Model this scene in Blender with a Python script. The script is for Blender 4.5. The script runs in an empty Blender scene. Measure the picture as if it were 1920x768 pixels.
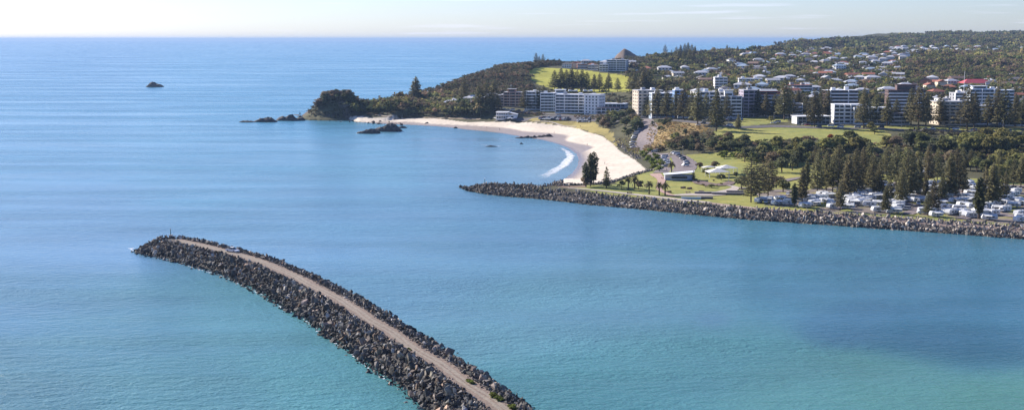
HAZE = 4.4e-5
import bpy, bmesh, math, random
import numpy as np
from mathutils import Vector, Matrix
random.seed(7); RNG = np.random.default_rng(11)
SC = bpy.context.scene; COL = SC.collection
R = math.radians
HC = 85.0; F = 2400.0
PITCH = math.atan(310.5 / F)   # the sea ends at its real horizon, a few pixels under eye level
CP, SP = math.cos(PITCH), math.sin(PITCH)

# ---------------------------------------------------------------- camera
cam = bpy.data.cameras.new("camera"); cam.sensor_width = 36; cam.lens = 36 * F / 1920
cam.clip_start = 1; cam.clip_end = 600000
co = bpy.data.objects.new("camera", cam); COL.objects.link(co)
co.location = (0, 0, HC); co.rotation_euler = (math.pi / 2 - PITCH, 0, 0)
SC.camera = co

def ray(px, py):
    a, b = px - 960.0, 384.0 - py
    return a, F * CP + b * SP, -F * SP + b * CP
def at(px, py, z=0.0):
    a, b, c = ray(px, py); t = (z - HC) / c
    return (a * t, b * t)
def pd(px, D): return ((px - 960.0) / F * D, D)

# ---------------------------------------------------------------- light and sky
SUN_AZ, SUN_EL = -50.0, 28.0          # azimuth from the view axis (minus = towards the open sea)
sd = Vector((math.sin(R(SUN_AZ)) * math.cos(R(SUN_EL)), math.cos(R(SUN_AZ)) * math.cos(R(SUN_EL)), math.sin(R(SUN_EL))))
sl = bpy.data.lights.new("sun", 'SUN'); sl.energy = 4.9; sl.angle = R(0.5); sl.color = (1.0, 0.93, 0.83)
so = bpy.data.objects.new("sun", sl); COL.objects.link(so); so.location = (-300, 300, 400)
so.rotation_euler = sd.to_track_quat('Z', 'Y').to_euler()
W = bpy.data.worlds.new("World"); SC.world = W; W.use_nodes = True
nt = W.node_tree; nt.nodes.clear()
out = nt.nodes.new('ShaderNodeOutputWorld'); bg = nt.nodes.new('ShaderNodeBackground')
sky = nt.nodes.new('ShaderNodeTexSky'); sky.sky_type = 'NISHITA'; sky.sun_disc = False
sky.sun_elevation = R(SUN_EL); sky.sun_rotation = R(SUN_AZ)
sky.altitude = 80; sky.air_density = 1.0; sky.dust_density = 0.3; sky.ozone_density = 2.5
bg.inputs['Strength'].default_value = 0.068
# thin far clouds: stretched noise on the sky's direction
tc = nt.nodes.new('ShaderNodeTexCoord'); mp = nt.nodes.new('ShaderNodeMapping')
mp.inputs['Scale'].default_value = (9, 9, 260)
mp.inputs['Location'].default_value = (3.1, 0.4, 1.3)
cn = nt.nodes.new('ShaderNodeTexNoise'); cn.inputs['Scale'].default_value = 1.0; cn.inputs['Detail'].default_value = 5
cr = nt.nodes.new('ShaderNodeMapRange'); cr.inputs[1].default_value = 0.60; cr.inputs[2].default_value = 0.78
cr.inputs[3].default_value = 0.0; cr.inputs[4].default_value = 0.28
nt.links.new(tc.outputs['Generated'], mp.inputs[0]); nt.links.new(mp.outputs[0], cn.inputs[0]); nt.links.new(cn.outputs[0], cr.inputs[0])
mx = nt.nodes.new('ShaderNodeMix'); mx.data_type = 'RGBA'
nt.links.new(cr.outputs[0], mx.inputs[0]); nt.links.new(sky.outputs[0], mx.inputs[6]); mx.inputs[7].default_value = (13, 11.5, 10.6, 1)
wb = nt.nodes.new('ShaderNodeMix'); wb.data_type = 'RGBA'; wb.blend_type = 'MULTIPLY'; wb.inputs[0].default_value = 1; wb.inputs[7].default_value = (.78, .885, 1.28, 1)
nt.links.new(mx.outputs[2], wb.inputs[6]); nt.links.new(wb.outputs[2], bg.inputs[0]); nt.links.new(bg.outputs[0], out.inputs[0])
SC.view_settings.view_transform = 'Standard'; SC.view_settings.look = 'None'
SC.view_settings.exposure = 1.0; SC.view_settings.gamma = 1.0
SC.view_settings.use_curve_mapping = False
SC.cycles.max_bounces = 6; SC.cycles.diffuse_bounces = 2; SC.cycles.glossy_bounces = 3; SC.cycles.volume_bounces = 0
SC.cycles.caustics_reflective = False; SC.cycles.caustics_refractive = False

# ---------------------------------------------------------------- materials
MATS = {}
def leafy(m, k=.38):
    t = m.node_tree; b = t.nodes['Principled BSDF']; o = [n for n in t.nodes if n.type == 'OUTPUT_MATERIAL'][0]
    tr = t.nodes.new('ShaderNodeBsdfTranslucent'); ms = t.nodes.new('ShaderNodeMixShader'); ms.inputs[0].default_value = k
    l = b.inputs['Base Color'].links
    if l: t.links.new(l[0].from_socket, tr.inputs[0])
    else: tr.inputs[0].default_value = b.inputs['Base Color'].default_value
    t.links.new(b.outputs[0], ms.inputs[1]); t.links.new(tr.outputs[0], ms.inputs[2]); t.links.new(ms.outputs[0], o.inputs[0]); return m
def mat(name, c, rough=0.8, var=0.0, scale=0.5, c2=None, tint=False, rnd=0.0, bump=0.0, metal=0.0, spec=0.3, detail=4):
    if name in MATS: return MATS[name]
    m = bpy.data.materials.new(name); m.use_nodes = True; t = m.node_tree
    b = t.nodes['Principled BSDF']; b.inputs['Roughness'].default_value = rough; b.inputs['Metallic'].default_value = metal
    b.inputs['Specular IOR Level'].default_value = spec
    c = (*c, 1)
    b.inputs['Base Color'].default_value = c
    sock = None
    if c2 is not None or var > 0 or bump > 0:
        g = t.nodes.new('ShaderNodeNewGeometry')
        n = t.nodes.new('ShaderNodeTexNoise'); n.inputs['Scale'].default_value = scale; n.inputs['Detail'].default_value = detail
        t.links.new(g.outputs['Position'], n.inputs['Vector'])
        mr = t.nodes.new('ShaderNodeMapRange'); mr.inputs[1].default_value = 0.35; mr.inputs[2].default_value = 0.65
        t.links.new(n.outputs[0], mr.inputs[0])
        mi = t.nodes.new('ShaderNodeMix'); mi.data_type = 'RGBA'
        mi.inputs[6].default_value = tuple(x * (1 - var) for x in c[:3]) + (1,)
        mi.inputs[7].default_value = (*(c2 or tuple(x * (1 + var) for x in c[:3])), 1)
        t.links.new(mr.outputs[0], mi.inputs[0]); sock = mi.outputs[2]
        if bump > 0:
            bp = t.nodes.new('ShaderNodeBump'); bp.inputs['Distance'].default_value = bump
            t.links.new(n.outputs[0], bp.inputs['Height']); t.links.new(bp.outputs[0], b.inputs['Normal'])
    if tint:
        a = t.nodes.new('ShaderNodeAttribute'); a.attribute_name = 'tint'
        mu = t.nodes.new('ShaderNodeMix'); mu.data_type = 'RGBA'; mu.blend_type = 'MULTIPLY'; mu.inputs[0].default_value = 1
        if sock: t.links.new(sock, mu.inputs[6])
        else: mu.inputs[6].default_value = c
        t.links.new(a.outputs['Color'], mu.inputs[7]); sock = mu.outputs[2]
    if rnd > 0:
        oi = t.nodes.new('ShaderNodeObjectInfo')
        hv = t.nodes.new('ShaderNodeHueSaturation')
        m1 = t.nodes.new('ShaderNodeMapRange'); m1.inputs[3].default_value = 1 - rnd; m1.inputs[4].default_value = 1 + rnd
        m2 = t.nodes.new('ShaderNodeMapRange'); m2.inputs[3].default_value = 0.5 - rnd * 0.08; m2.inputs[4].default_value = 0.5 + rnd * 0.06
        mm = t.nodes.new('ShaderNodeMath'); mm.operation = 'FRACT'; mk = t.nodes.new('ShaderNodeMath'); mk.operation = 'MULTIPLY'; mk.inputs[1].default_value = 7.31
        t.links.new(oi.outputs['Random'], m1.inputs[0]); t.links.new(oi.outputs['Random'], mk.inputs[0]); t.links.new(mk.outputs[0], mm.inputs[0]); t.links.new(mm.outputs[0], m2.inputs[0])
        t.links.new(m1.outputs[0], hv.inputs['Value']); t.links.new(m2.outputs[0], hv.inputs['Hue'])
        if sock: t.links.new(sock, hv.inputs['Color'])
        else: hv.inputs['Color'].default_value = c
        sock = hv.outputs[0]
    if sock: t.links.new(sock, b.inputs['Base Color'])
    MATS[name] = m; return m

# ---------------------------------------------------------------- object helpers
def mesh_np(name, V, Fc, mats=None, col=None, smooth=False, colname='tint', midx=None):
    """V (n,3); Fc (m,k) same-sized faces or list of arrays; returns mesh"""
    me = bpy.data.meshes.new(name)
    blocks = Fc if isinstance(Fc, list) else [Fc]
    nl = sum(b.size for b in blocks); npl = sum(len(b) for b in blocks)
    me.vertices.add(len(V)); me.vertices.foreach_set('co', np.asarray(V, np.float32).ravel())
    me.loops.add(nl); me.loops.foreach_set('vertex_index', np.concatenate([b.ravel() for b in blocks]).astype(np.int32))
    me.polygons.add(npl)
    tot = np.concatenate([np.full(len(b), b.shape[1]) for b in blocks]); st = np.concatenate([[0], np.cumsum(tot)[:-1]])
    me.polygons.foreach_set('loop_start', st.astype(np.int32)); me.polygons.foreach_set('loop_total', tot.astype(np.int32))
    if midx is not None: me.polygons.foreach_set('material_index', np.asarray(midx, np.int32))
    me.polygons.foreach_set('use_smooth', np.full(npl, smooth))
    for m in (mats or []): me.materials.append(m)
    me.update(calc_edges=True); me.validate()
    if col is not None:
        a = me.attributes.new(colname, 'FLOAT_COLOR', 'POINT')
        c4 = np.ones((len(V), 4), np.float32); c4[:, :3] = col; a.data.foreach_set('color', c4.ravel())
    return me
def link(name, me, parent=None, loc=(0, 0, 0), rz=0.0):
    o = bpy.data.objects.new(name, me); COL.objects.link(o); o.location = loc; o.rotation_euler = (0, 0, rz)
    if parent: o.parent = parent
    return o
def tag(o, label=None, cat=None, group=None, kind=None):
    if label: o['label'] = label
    if cat: o['category'] = cat
    if group: o['group'] = group
    if kind: o['kind'] = kind
    return o
def thing(name, label, cat, loc=(0, 0, 0), rz=0.0, group=None):
    return tag(link(name, None, None, loc, rz), label, cat, group)
class MB:
    """collects primitives into one mesh"""
    def __init__(s): s.v = []; s.f = []; s.n = 0
    def add(s, V, Fs):
        s.v.append(np.asarray(V, float)); s.f += [tuple(i + s.n for i in f) for f in Fs]; s.n += len(V); return s
    def box(s, x0, x1, y0, y1, z0, z1):
        return s.add([(x0,y0,z0),(x1,y0,z0),(x1,y1,z0),(x0,y1,z0),(x0,y0,z1),(x1,y0,z1),(x1,y1,z1),(x0,y1,z1)],
                     [(0,3,2,1),(4,5,6,7),(0,1,5,4),(1,2,6,5),(2,3,7,6),(3,0,4,7)])
    def prism(s, pts, z0, z1):
        n = len(pts); V = [(x, y, z0) for x, y in pts] + [(x, y, z1) for x, y in pts]
        return s.add(V, [tuple(range(n))[::-1], tuple(range(n, 2 * n))] + [(i, (i + 1) % n, n + (i + 1) % n, n + i) for i in range(n)])
    def prof(s, pts, y0, y1):
        """profile in x,z extruded along y"""
        n = len(pts); V = [(x, y0, z) for x, z in pts] + [(x, y1, z) for x, z in pts]
        return s.add(V, [tuple(range(n)), tuple(range(n, 2 * n))[::-1]] + [(i, n + i, n + (i + 1) % n, (i + 1) % n) for i in range(n)])
    def tube(s, p, q, r0, r1=None, n=6, cap=True):
        r1 = r0 if r1 is None else r1; p = Vector(p); q = Vector(q); d = (q - p).normalized()
        a = d.orthogonal().normalized(); b = d.cross(a)
        V = [p + (a * math.cos(t) + b * math.sin(t)) * r0 for t in [i * 2 * math.pi / n for i in range(n)]] + [q + (a * math.cos(t) + b * math.sin(t)) * r1 for t in [i * 2 * math.pi / n for i in range(n)]]
        fs = [(i, (i + 1) % n, n + (i + 1) % n, n + i) for i in range(n)]
        if cap: fs += [tuple(range(n))[::-1], tuple(range(n, 2 * n))]
        return s.add([tuple(v) for v in V], fs)
    def mesh(s, name, m, smooth=False):
        me = bpy.data.meshes.new(name); me.from_pydata([tuple(v) for v in np.concatenate(s.v)], [], s.f); me.materials.append(m)
        if smooth: me.polygons.foreach_set('use_smooth', np.ones(len(me.polygons), bool))
        me.update(); return me
    def obj(s, name, m, parent=None, smooth=False): return link(name, s.mesh(name, m, smooth), parent)
CHILD = {}
def kids(o):
    if o.name not in CHILD: CHILD[o.name] = [c for c in bpy.data.objects if c.parent == o]
    return CHILD[o.name]
def copy_tree(o, parent=None, depth=0):
    c = o.copy(); COL.objects.link(c); c.parent = parent
    for ch in kids(o): copy_tree(ch, c, depth + 1)
    return c
USED = set()
def place(proto, x, y, z, rz=0.0, s=1.0, label=None, group=None, sz=None):
    """first use moves the prototype itself, later uses copy it with its parts"""
    if proto.name in USED: o = copy_tree(proto)
    else: kids(proto); [kids(c) for c in kids(proto)]; USED.add(proto.name); o = proto
    o.location = (x, y, z); o.rotation_euler = (0, 0, rz)
    o.scale = (s, s, sz or s)
    if label: o['label'] = label
    if group: o['group'] = group
    elif 'group' in o: del o['group']
    return o
ORD = "first second third fourth fifth sixth seventh eighth ninth tenth eleventh twelfth thirteenth fourteenth fifteenth sixteenth seventeenth eighteenth nineteenth twentieth twenty-first twenty-second twenty-third twenty-fourth twenty-fifth twenty-sixth twenty-seventh twenty-eighth twenty-ninth thirtieth".split()

def inpoly(X, Y, poly):
    X = np.asarray(X, float); Y = np.asarray(Y, float); ins = np.zeros(X.shape, bool)
    n = len(poly); j = n - 1
    for i in range(n):
        xi, yi = poly[i]; xj, yj = poly[j]
        if yi != yj:
            c = ((yi > Y) != (yj > Y)) & (X < (xj - xi) * (Y - yi) / (yj - yi) + xi)
            ins ^= c
        j = i
    return ins
def dist_line(X, Y, pts):
    d = np.full(np.shape(X), 1e9)
    for (x0, y0), (x1, y1) in zip(pts[:-1], pts[1:]):
        dx, dy = x1 - x0, y1 - y0; L = dx * dx + dy * dy
        if L < 1e-9: continue
        t = np.clip(((X - x0) * dx + (Y - y0) * dy) / L, 0, 1)
        d = np.minimum(d, np.hypot(X - x0 - t * dx, Y - y0 - t * dy))
    return d
def smooth_line(pts, step=2.0):
    P = np.array(pts, float); P = np.vstack([2 * P[0] - P[1], P, 2 * P[-1] - P[-2]]); o = []
    for i in range(1, len(P) - 2):
        p0, p1, p2, p3 = P[i - 1:i + 3]; n = max(1, int(np.hypot(*(p2 - p1)) / step))
        for k in range(n):
            t = k / n
            o.append(0.5 * ((2 * p1) + (p2 - p0) * t + (2 * p0 - 5 * p1 + 4 * p2 - p3) * t * t + (3 * p1 - p0 - 3 * p2 + p3) * t ** 3))
    o.append(P[-2]); return np.array(o)
# value noise
_N = RNG.random((256, 256))
def vnoise(x, y, s):
    x = np.asarray(x) / s; y = np.asarray(y) / s; i = np.floor(x).astype(int); j = np.floor(y).astype(int); u = x - i; v = y - j
    u = u * u * (3 - 2 * u); v = v * v * (3 - 2 * v)
    a = _N[i % 256, j % 256]; b = _N[(i + 1) % 256, j % 256]; c = _N[i % 256, (j + 1) % 256]; d = _N[(i + 1) % 256, (j + 1) % 256]
    return (a * (1 - u) + b * u) * (1 - v) + (c * (1 - u) + d * u) * v

# ---------------------------------------------------------------- coast and terrain
river_px = [(865,350),(872,355),(900,362),(950,368),(1000,372),(1050,377),(1100,383),(1200,392),(1300,402),(1400,411),(1500,418),(1600,425),(1700,432),(1800,439),(1920,448),(2080,460),(2300,478)]
river = [at(x, y) for x, y in river_px]
inner = []
rx_, ry_ = at(960, np.interp(960, [p[0] for p in river_px], [p[1] for p in river_px])); k0_ = .6 * rx_ + .8 * ry_
for (px, w) in [(1046, 51), (1026, 37), (1000, 27), (960, 22), (915, 20), (880, 17)]:
    t_ = (px - 960) / F; D_ = (w + k0_) / (.6 * t_ + .8); inner.append((t_ * D_, D_))
beach_px = [(1056,337),(1072,325),(1082,312),(1085,300),(1080,288),(1066,278),(1046,270),(1015,262),(980,257),(940,250),(905,246),(870,243),(850,240),(820,237),(790,235.5),(760,234),(730,233),(700,231),(672,229),(655,226),(640,224),(610,222),(585,220),(565,217),(545,214)]
beach = [at(*p) for p in beach_px]
back = [pd(px, D) for px, D in [(560,1432),(590,1445),(640,1450),(690,1470),(740,1510),(790,1570),(840,1660),(890,1780),(960,1900),(1020,2020),(1080,2160),(1130,2380),(1160,2480),(1200,2500),(1235,2500),(1280,2650),(1330,3150),(1400,3600),(1480,4200),(1560,4700),(1700,5600),(2300,7200)]]
LAND = river + back[::-1] + beach[::-1] + inner
COAST = LAND + [LAND[0]]
RIVER_EDGE = [tuple(p) for p in (inner + river)]

Ch = []   # height control: (px,py,z) on the ground
for a in """1060 352 4;1150 357 4;1250 370 4;1350 380 4;1450 390 4;1550 399 4;1650 407 4;1750 414 4;1850 422 4;1950 430 4;2100 440 4;2300 450 4;
1230 340 4;1300 340 4;1400 350 4;1500 360 4;1600 370 4;1700 375 4;1800 380 4;1900 390 4;2200 400 5;
1200 345 4;1300 310 4.5;1400 320 4.5;1500 330 4.5;1600 335 4.5;1700 335 5;1800 335 5;1900 345 5;2000 350 5;2200 350 6;1260 292 4.5;1340 292 5;1430 300 5;
1210 318 3.5;1175 290 3.5;1150 268 3.2;1100 245 3.2;1050 236 3.2;980 230 3.2;900 230 3;860 229 3;800 225 3;740 223 3;700 223 3;1130 320 1.8;1120 290 1.8;1080 262 1.6;1000 243 1.6;1110 335 2;
1240 283 5;1240 262 10;1250 240 14;1340 262 12;1340 245 15;1450 266 13;1450 301 5;1450 242 15.5;1560 266 13.5;1560 309 5;1640 275 12;1650 249 15.5;1780 262 13;1900 270 12;1700 311 5;1850 311 5;2000 275 12;2200 275 12;2050 313 6;
1350 237 17;1500 236 17.5;1600 237 17.5;1700 240 17.5;1800 243 17;1900 246 17;2050 250 17;2250 255 17;1220 225 15;1195 215 14;1215 230 13.5;1205 245 11;1205 262 8;1190 280 5;1170 265 5;
1300 220 17;1400 215 18;1500 222 18;1600 228 18;1700 230 18;1800 232 18;1900 235 18;1600 205 20;1700 205 20;1800 205 20;1900 205 20;2100 210 20""".replace('\n', '').split(';'):
    px, py, z = map(float, a.split()); Ch.append((*at(px, py, z), z))
for a in """1580 190 1260;1350 180 1330;1450 180 1330;1600 180 1330;1750 175 1370;1900 175 1370;2100 180 1370;1300 160 1470;1400 155 1550;1500 150 1650;1600 150 1650;1700 155 1610;1850 155 1610;2050 160 1600;
1250 135 1735;1350 132 1880;1500 130 1960;1600 135 1880;1750 146 1760;1900 148 1760;1750 118 2050;1850 112 2200;1930 112 2200;2100 110 2200;1650 124 2060;1250 118 2080;1285 108 2220;1325 103 2500;1365 100 2800;1400 103 2900;1450 103 2900;1500 104 2960;1600 104 2900;1700 104 2900;
1440 98 3200;1480 92 3300;1520 86 3400;1560 82 3600;1600 81 3800;1650 77 4000;1700 72 4300;1750 68 4500;1800 64 4600;1850 69 4600;1890 67 4600;1920 69 4700;2000 68 4700;2200 64 4700;1600 94 3200;1700 90 3300;1800 90 3300;1900 90 3300;1750 101 2900;1850 101 2900;
1000 126 1750;1050 124 1800;1100 122 1880;1150 122 1900;950 132 1680;900 146 1600;860 162 1540;820 182 1490;780 194 1450;740 199 1430;700 204 1410;
1100 145 1680;1150 165 1560;1050 165 1560;1000 160 1560;1180 150 1650;1000 185 1450;1100 185 1450;1200 190 1380;1000 205 1330;1120 207 1300;950 200 1360;900 195 1390;860 200 1375;800 206 1350;740 213 1340;
1000 220 1260;1080 225 1230;940 222 1270;1150 220 1200;880 222 1280;820 216 1310;1150 240 1130;1200 125 2100;1200 170 1450;1220 112 2350;1100 112 2150""".replace('\n', '').split(';'):
    px, py, D = map(float, a.split()); x, y = pd(px, D); Ch.append((x, y, HC - (py - 73.5) * D / F))
Ch = np.array(Ch)
_s = 1000.0
def _phi(r2): return np.where(r2 > 1e-12, 0.5 * r2 * np.log(np.maximum(r2, 1e-12)), 0)
P = Ch[:, :2] / _s; n = len(P)
K = _phi(((P[:, None] - P[None]) ** 2).sum(-1)) + np.eye(n) * 2e-5
A = np.zeros((n + 3, n + 3)); A[:n, :n] = K; A[:n, n] = 1; A[:n, n + 1:] = P; A[n, :n] = 1; A[n + 1:, :n] = P.T
WT = np.linalg.solve(A, np.concatenate([Ch[:, 2], [0, 0, 0]]))
# polar table: tangent of bearing x log depth
T0, T1, NT = (500 - 960) / F, (2320 - 960) / F, 760
D0, D1, ND = 500.0, 7000.0, 640
TT = np.linspace(T0, T1, NT); DD = np.exp(np.linspace(math.log(D0), math.log(D1), ND))
GX = TT[:, None] * DD[None]; GY = np.broadcast_to(DD[None], GX.shape)
fx, fy = GX.ravel() / _s, GY.ravel() / _s
Z = WT[n] + WT[n + 1] * fx + WT[n + 2] * fy
for i in range(n): Z = Z + WT[i] * _phi((fx - P[i, 0]) ** 2 + (fy - P[i, 1]) ** 2)
Z = Z.reshape(GX.shape)
def bump(cx, cy, h, rx, ry, p=2.0):
    r = np.hypot((GX - cx) / rx, (GY - cy) / ry); return h * np.exp(-r ** p)
Z = np.maximum(Z, 0)
far = np.clip((GY - 1200) / 800, 0, 1)
Z = Z + far * ((vnoise(GX, GY, 70) - .5) * 5 + (vnoise(GX + 900, GY, 25) - .5) * 2)
INL = inpoly(GX, GY, LAND); SD = dist_line(GX, GY, COAST)
SDr = dist_line(GX, GY, RIVER_EDGE)
isbeach = dist_line(GX, GY, beach[:18]) <= SD + 1
lim = np.where(isbeach, 0.055 * SD + 0.05 + np.maximum(SD - 62, 0) * .45, np.where(SDr <= SD + 1, 0.5 * SD, 0.9 * SD + 0.2))
Zt = np.where(INL, np.minimum(np.maximum(Z, 0.3), lim), -0.25 * SD - 0.1)
Zt = np.maximum(Zt, -4)
kx, ky = pd(634, 1388); Zt = np.maximum(Zt, np.where(np.hypot(GX - kx, GY - ky) < 44, 1 + bump(kx, ky, 22.5, 29, 26, 4) + 2 * (vnoise(GX, GY, 6) - .5), -9))
kx, ky = pd(1169, 2440); dx_ = (GX - kx); r = np.hypot(dx_ / np.where(dx_ > 0, 48, 31), (GY - ky) / 50)
Zt = np.maximum(Zt, np.where(r < 1.15, 72 - 36 * r ** 1.05 - 4 * vnoise(GX, GY, 9), -9))
Zt = np.where(INL & (SDr < 14) & (SDr <= SD + 1), np.minimum(Zt, 4.2), Zt)
def hz(x, y):
    x = np.asarray(x, float); y = np.asarray(y, float)
    u = np.clip((x / y - T0) / (T1 - T0) * (NT - 1), 0, NT - 1.001); v = np.clip((np.log(np.maximum(y, 1)) - math.log(D0)) / (math.log(D1) - math.log(D0)) * (ND - 1), 0, ND - 1.001)
    i = u.astype(int); j = v.astype(int); a = u - i; b = v - j
    return (Zt[i, j] * (1 - b) + Zt[i, j + 1] * b) * (1 - a) + (Zt[i + 1, j] * (1 - b) + Zt[i + 1, j + 1] * b) * a
_DS = np.exp(np.linspace(math.log(505), math.log(6900), 2500))
def gp(px, py, dz=0.0):
    """where the line of sight through a photo pixel first meets the land"""
    a, b, c = ray(px, py); x = a / b * _DS; zr = HC + c / b * _DS
    k = np.nonzero(zr <= np.maximum(hz(x, _DS), 0) + dz)[0]
    if not len(k): return None
    k = k[0]
    if k > 0:
        h0 = zr[k - 1] - max(hz(x[k - 1], _DS[k - 1]), 0); h1 = zr[k] - max(hz(x[k], _DS[k]), 0)
        t = h0 / (h0 - h1 + 1e-9); D = _DS[k - 1] + t * (_DS[k] - _DS[k - 1])
    else: D = _DS[k]
    x = a / b * D
    return float(x), float(D), float(max(hz(x, D), 0))
def gpoly(pts):
    r = []
    for p in pts:
        q = gp(*p)
        if q: r.append(q[:2])
    return r
def proj(x, y, z):
    yy = y * CP - (z - HC) * SP; u = y * SP + (z - HC) * CP
    return 960 + F * x / yy, 384 - F * u / yy
# ---------------------------------------------------------------- ground colours
POLY = {}
sand_px = beach_px[:20] + [(655,221),(700,222),(760,222),(820,222),(850,226),(880,229.5),(910,228.5),(950,228),(1000,230),(1050,235),(1090,243),(1130,256),(1150,270),(1163,284),(1190,299),(1211,318),(1176,330),(1142,341),(1095,345),(1056,346)]
POLY['sand'] = gpoly(sand_px)
grass = {
 'park': [(1065,349),(1100,347),(1150,345),(1185,330),(1215,320),(1228,305),(1285,289),(1345,284),(1440,290),(1500,300),(1560,318),(1700,330),(1920,338),(2300,345),(2300,455),(1920,429),(1700,412),(1500,397),(1300,380),(1100,359)],
 'beachgrass': [(985,226),(1080,226),(1110,228),(1143,245),(1160,262),(1160,278),(1150,268),(1130,255),(1090,242),(1050,234),(1000,229)],
 'upper': [(1330,251),(1345,243),(1450,240),(1660,242),(1668,252),(1660,278),(1600,273),(1560,265),(1500,259),(1440,264),(1400,272),(1370,264)],
 'strip': [(1375,231),(1392,220),(1490,219),(1480,228),(1400,236)],
 'patch': [(1770,253),(1795,253),(1795,270),(1770,270)],
 'patch_right': [(1875,258),(1915,258),(1915,275),(1875,275)],
 'hill': [(985,136),(1005,127),(1050,128),(1100,132),(1185,143),(1185,171),(1040,168),(1005,158)],
 'small': [(1212,158),(1230,152),(1262,150),(1275,154),(1270,158)],
 'street': [(1350,233),(1920,240),(1920,250),(1700,245),(1350,241)],
}
dry = {'bank': [(1212,232),(1300,229),(1342,235),(1310,248),(1270,262),(1240,280),(1212,286),(1203,284),(1216,262)]}
bare = [(1000,345),(1060,349),(1100,347),(1100,352),(1060,352),(1000,349)]
GP_ = {k: gpoly(v) for k, v in grass.items()}
DRY = gpoly(dry['bank']); BARE = gpoly(bare)
X, Y = GX, GY
nz = np.clip((vnoise(X, Y, 9) * .35 + vnoise(X, Y, 31) * .4 + vnoise(X, Y, 4) * .25 - .5) * 1.7 + .5, 0, 1); nf = vnoise(X, Y, 4)
C = np.zeros(X.shape + (3,))
C[...] = np.array([.085, .080, .045])
C *= (0.75 + 0.5 * nz)[..., None]
g1 = np.array([.33, .30, .085]); g2 = np.array([.20, .22, .065]); g3 = np.array([.33, .27, .10])
wob = (vnoise(X, Y, 12) - .5) * 6; wob2 = (vnoise(X + 50, Y, 10) - .5) * 6
Xw, Yw = X + wob, Y + wob2
for k, pl in GP_.items():
    if len(pl) < 3: continue
    m = inpoly(Xw, Yw, pl)
    c = g1 * nz[..., None] + g2 * (1 - nz[..., None])
    if k in ('beachgrass',): c = g3 * (.7 + .5 * nz[..., None])
    if k == 'hill': c = np.array([.40,.38,.07]) * (.8 + .4 * nz[..., None])
    C[m] = c[m]
CAMP = gpoly([(1425,352),(1560,345),(1700,341),(1925,346),(2200,350),(2200,445),(1920,424),(1700,407),(1500,393),(1425,384)])
m = inpoly(Xw, Yw, CAMP); kk_ = np.clip((vnoise(X, Y, 14) * .5 + vnoise(X + 300, Y, 5) * .5 - .42) * 6, 0, 1)[..., None]; c = C * (1 - kk_) + np.array([.20, .165, .14]) * kk_; C[m] = c[m]
for pl in (DRY,):
    m = inpoly(Xw, Yw, pl); c = np.array([.26, .19, .09]) * (0.6 + 0.7 * vnoise(X, Y, 6))[..., None]; C[m] = c[m]
m = inpoly(X, Y, BARE); C[m] = np.array([.22, .16, .12])
m = inpoly(X + wob * .15, Y + wob2 * .15, POLY['sand']); dryk = (0.93 + 0.14 * vnoise(X, Y, 15))[..., None]
C[m] = (np.array([.64, .55, .44]) * dryk)[m]
wet = m & (Zt < 0.85); k = (np.clip((0.85 - Zt) / 0.7, 0, 1) ** 1.3)[..., None]
C = np.where(wet[..., None], C * (1 - k) + np.array([.24, .19, .17]) * k, C)
# rocky shore of the headland
mr = INL & (SD < 14) & ~m & (SDr > SD + 1) & (X < pd(1250, 2500)[0]); C[mr] = (np.array([.13, .10, .085]) * (.6 + .8 * vnoise(X, Y, 5))[..., None])[mr]
ms = INL & (SDr < 9) & (SDr <= SD + 1); C[ms] = np.array([.10, .085, .075])
nb_ = np.hypot((GX - pd(1169, 2440)[0]) / 50, (GY - 2440) / 60) < 1.1
C[nb_] = (np.array([.20, .15, .12]) * (.5 + .9 * vnoise(X, Y, 8))[..., None])[nb_]
wetA = np.where(wet, k[..., 0], 0)
keep = Zt > -3.9
idx = np.arange(NT * ND).reshape(NT, ND)
q = np.stack([idx[:-1, :-1], idx[1:, :-1], idx[1:, 1:], idx[:-1, 1:]], -1).reshape(-1, 4)
q = q[keep.ravel()[q].any(1)]
V = np.stack([GX.ravel(), GY.ravel(), Zt.ravel()], 1)
used = np.unique(q); rm = np.zeros(len(V), int); rm[used] = np.arange(len(used))
gm = mat('ground', (1, 1, 1), .95, var=.12, scale=.35, tint=True, spec=.1, bump=.15)
t = gm.node_tree; wa = t.nodes.new('ShaderNodeAttribute'); wa.attribute_name = 'wet'
r_ = t.nodes.new('ShaderNodeMapRange'); r_.inputs[3].default_value = .95; r_.inputs[4].default_value = .25; t.links.new(wa.outputs['Fac'], r_.inputs[0]); t.links.new(r_.outputs[0], t.nodes['Principled BSDF'].inputs['Roughness'])
me = mesh_np('ground', V[used], rm[q], [gm], C.reshape(-1, 3)[used], smooth=True)
a = me.attributes.new('wet', 'FLOAT', 'POINT'); a.data.foreach_set('value', wetA.ravel()[used].astype(np.float32))
tag(link('ground', me), kind='structure')

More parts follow.
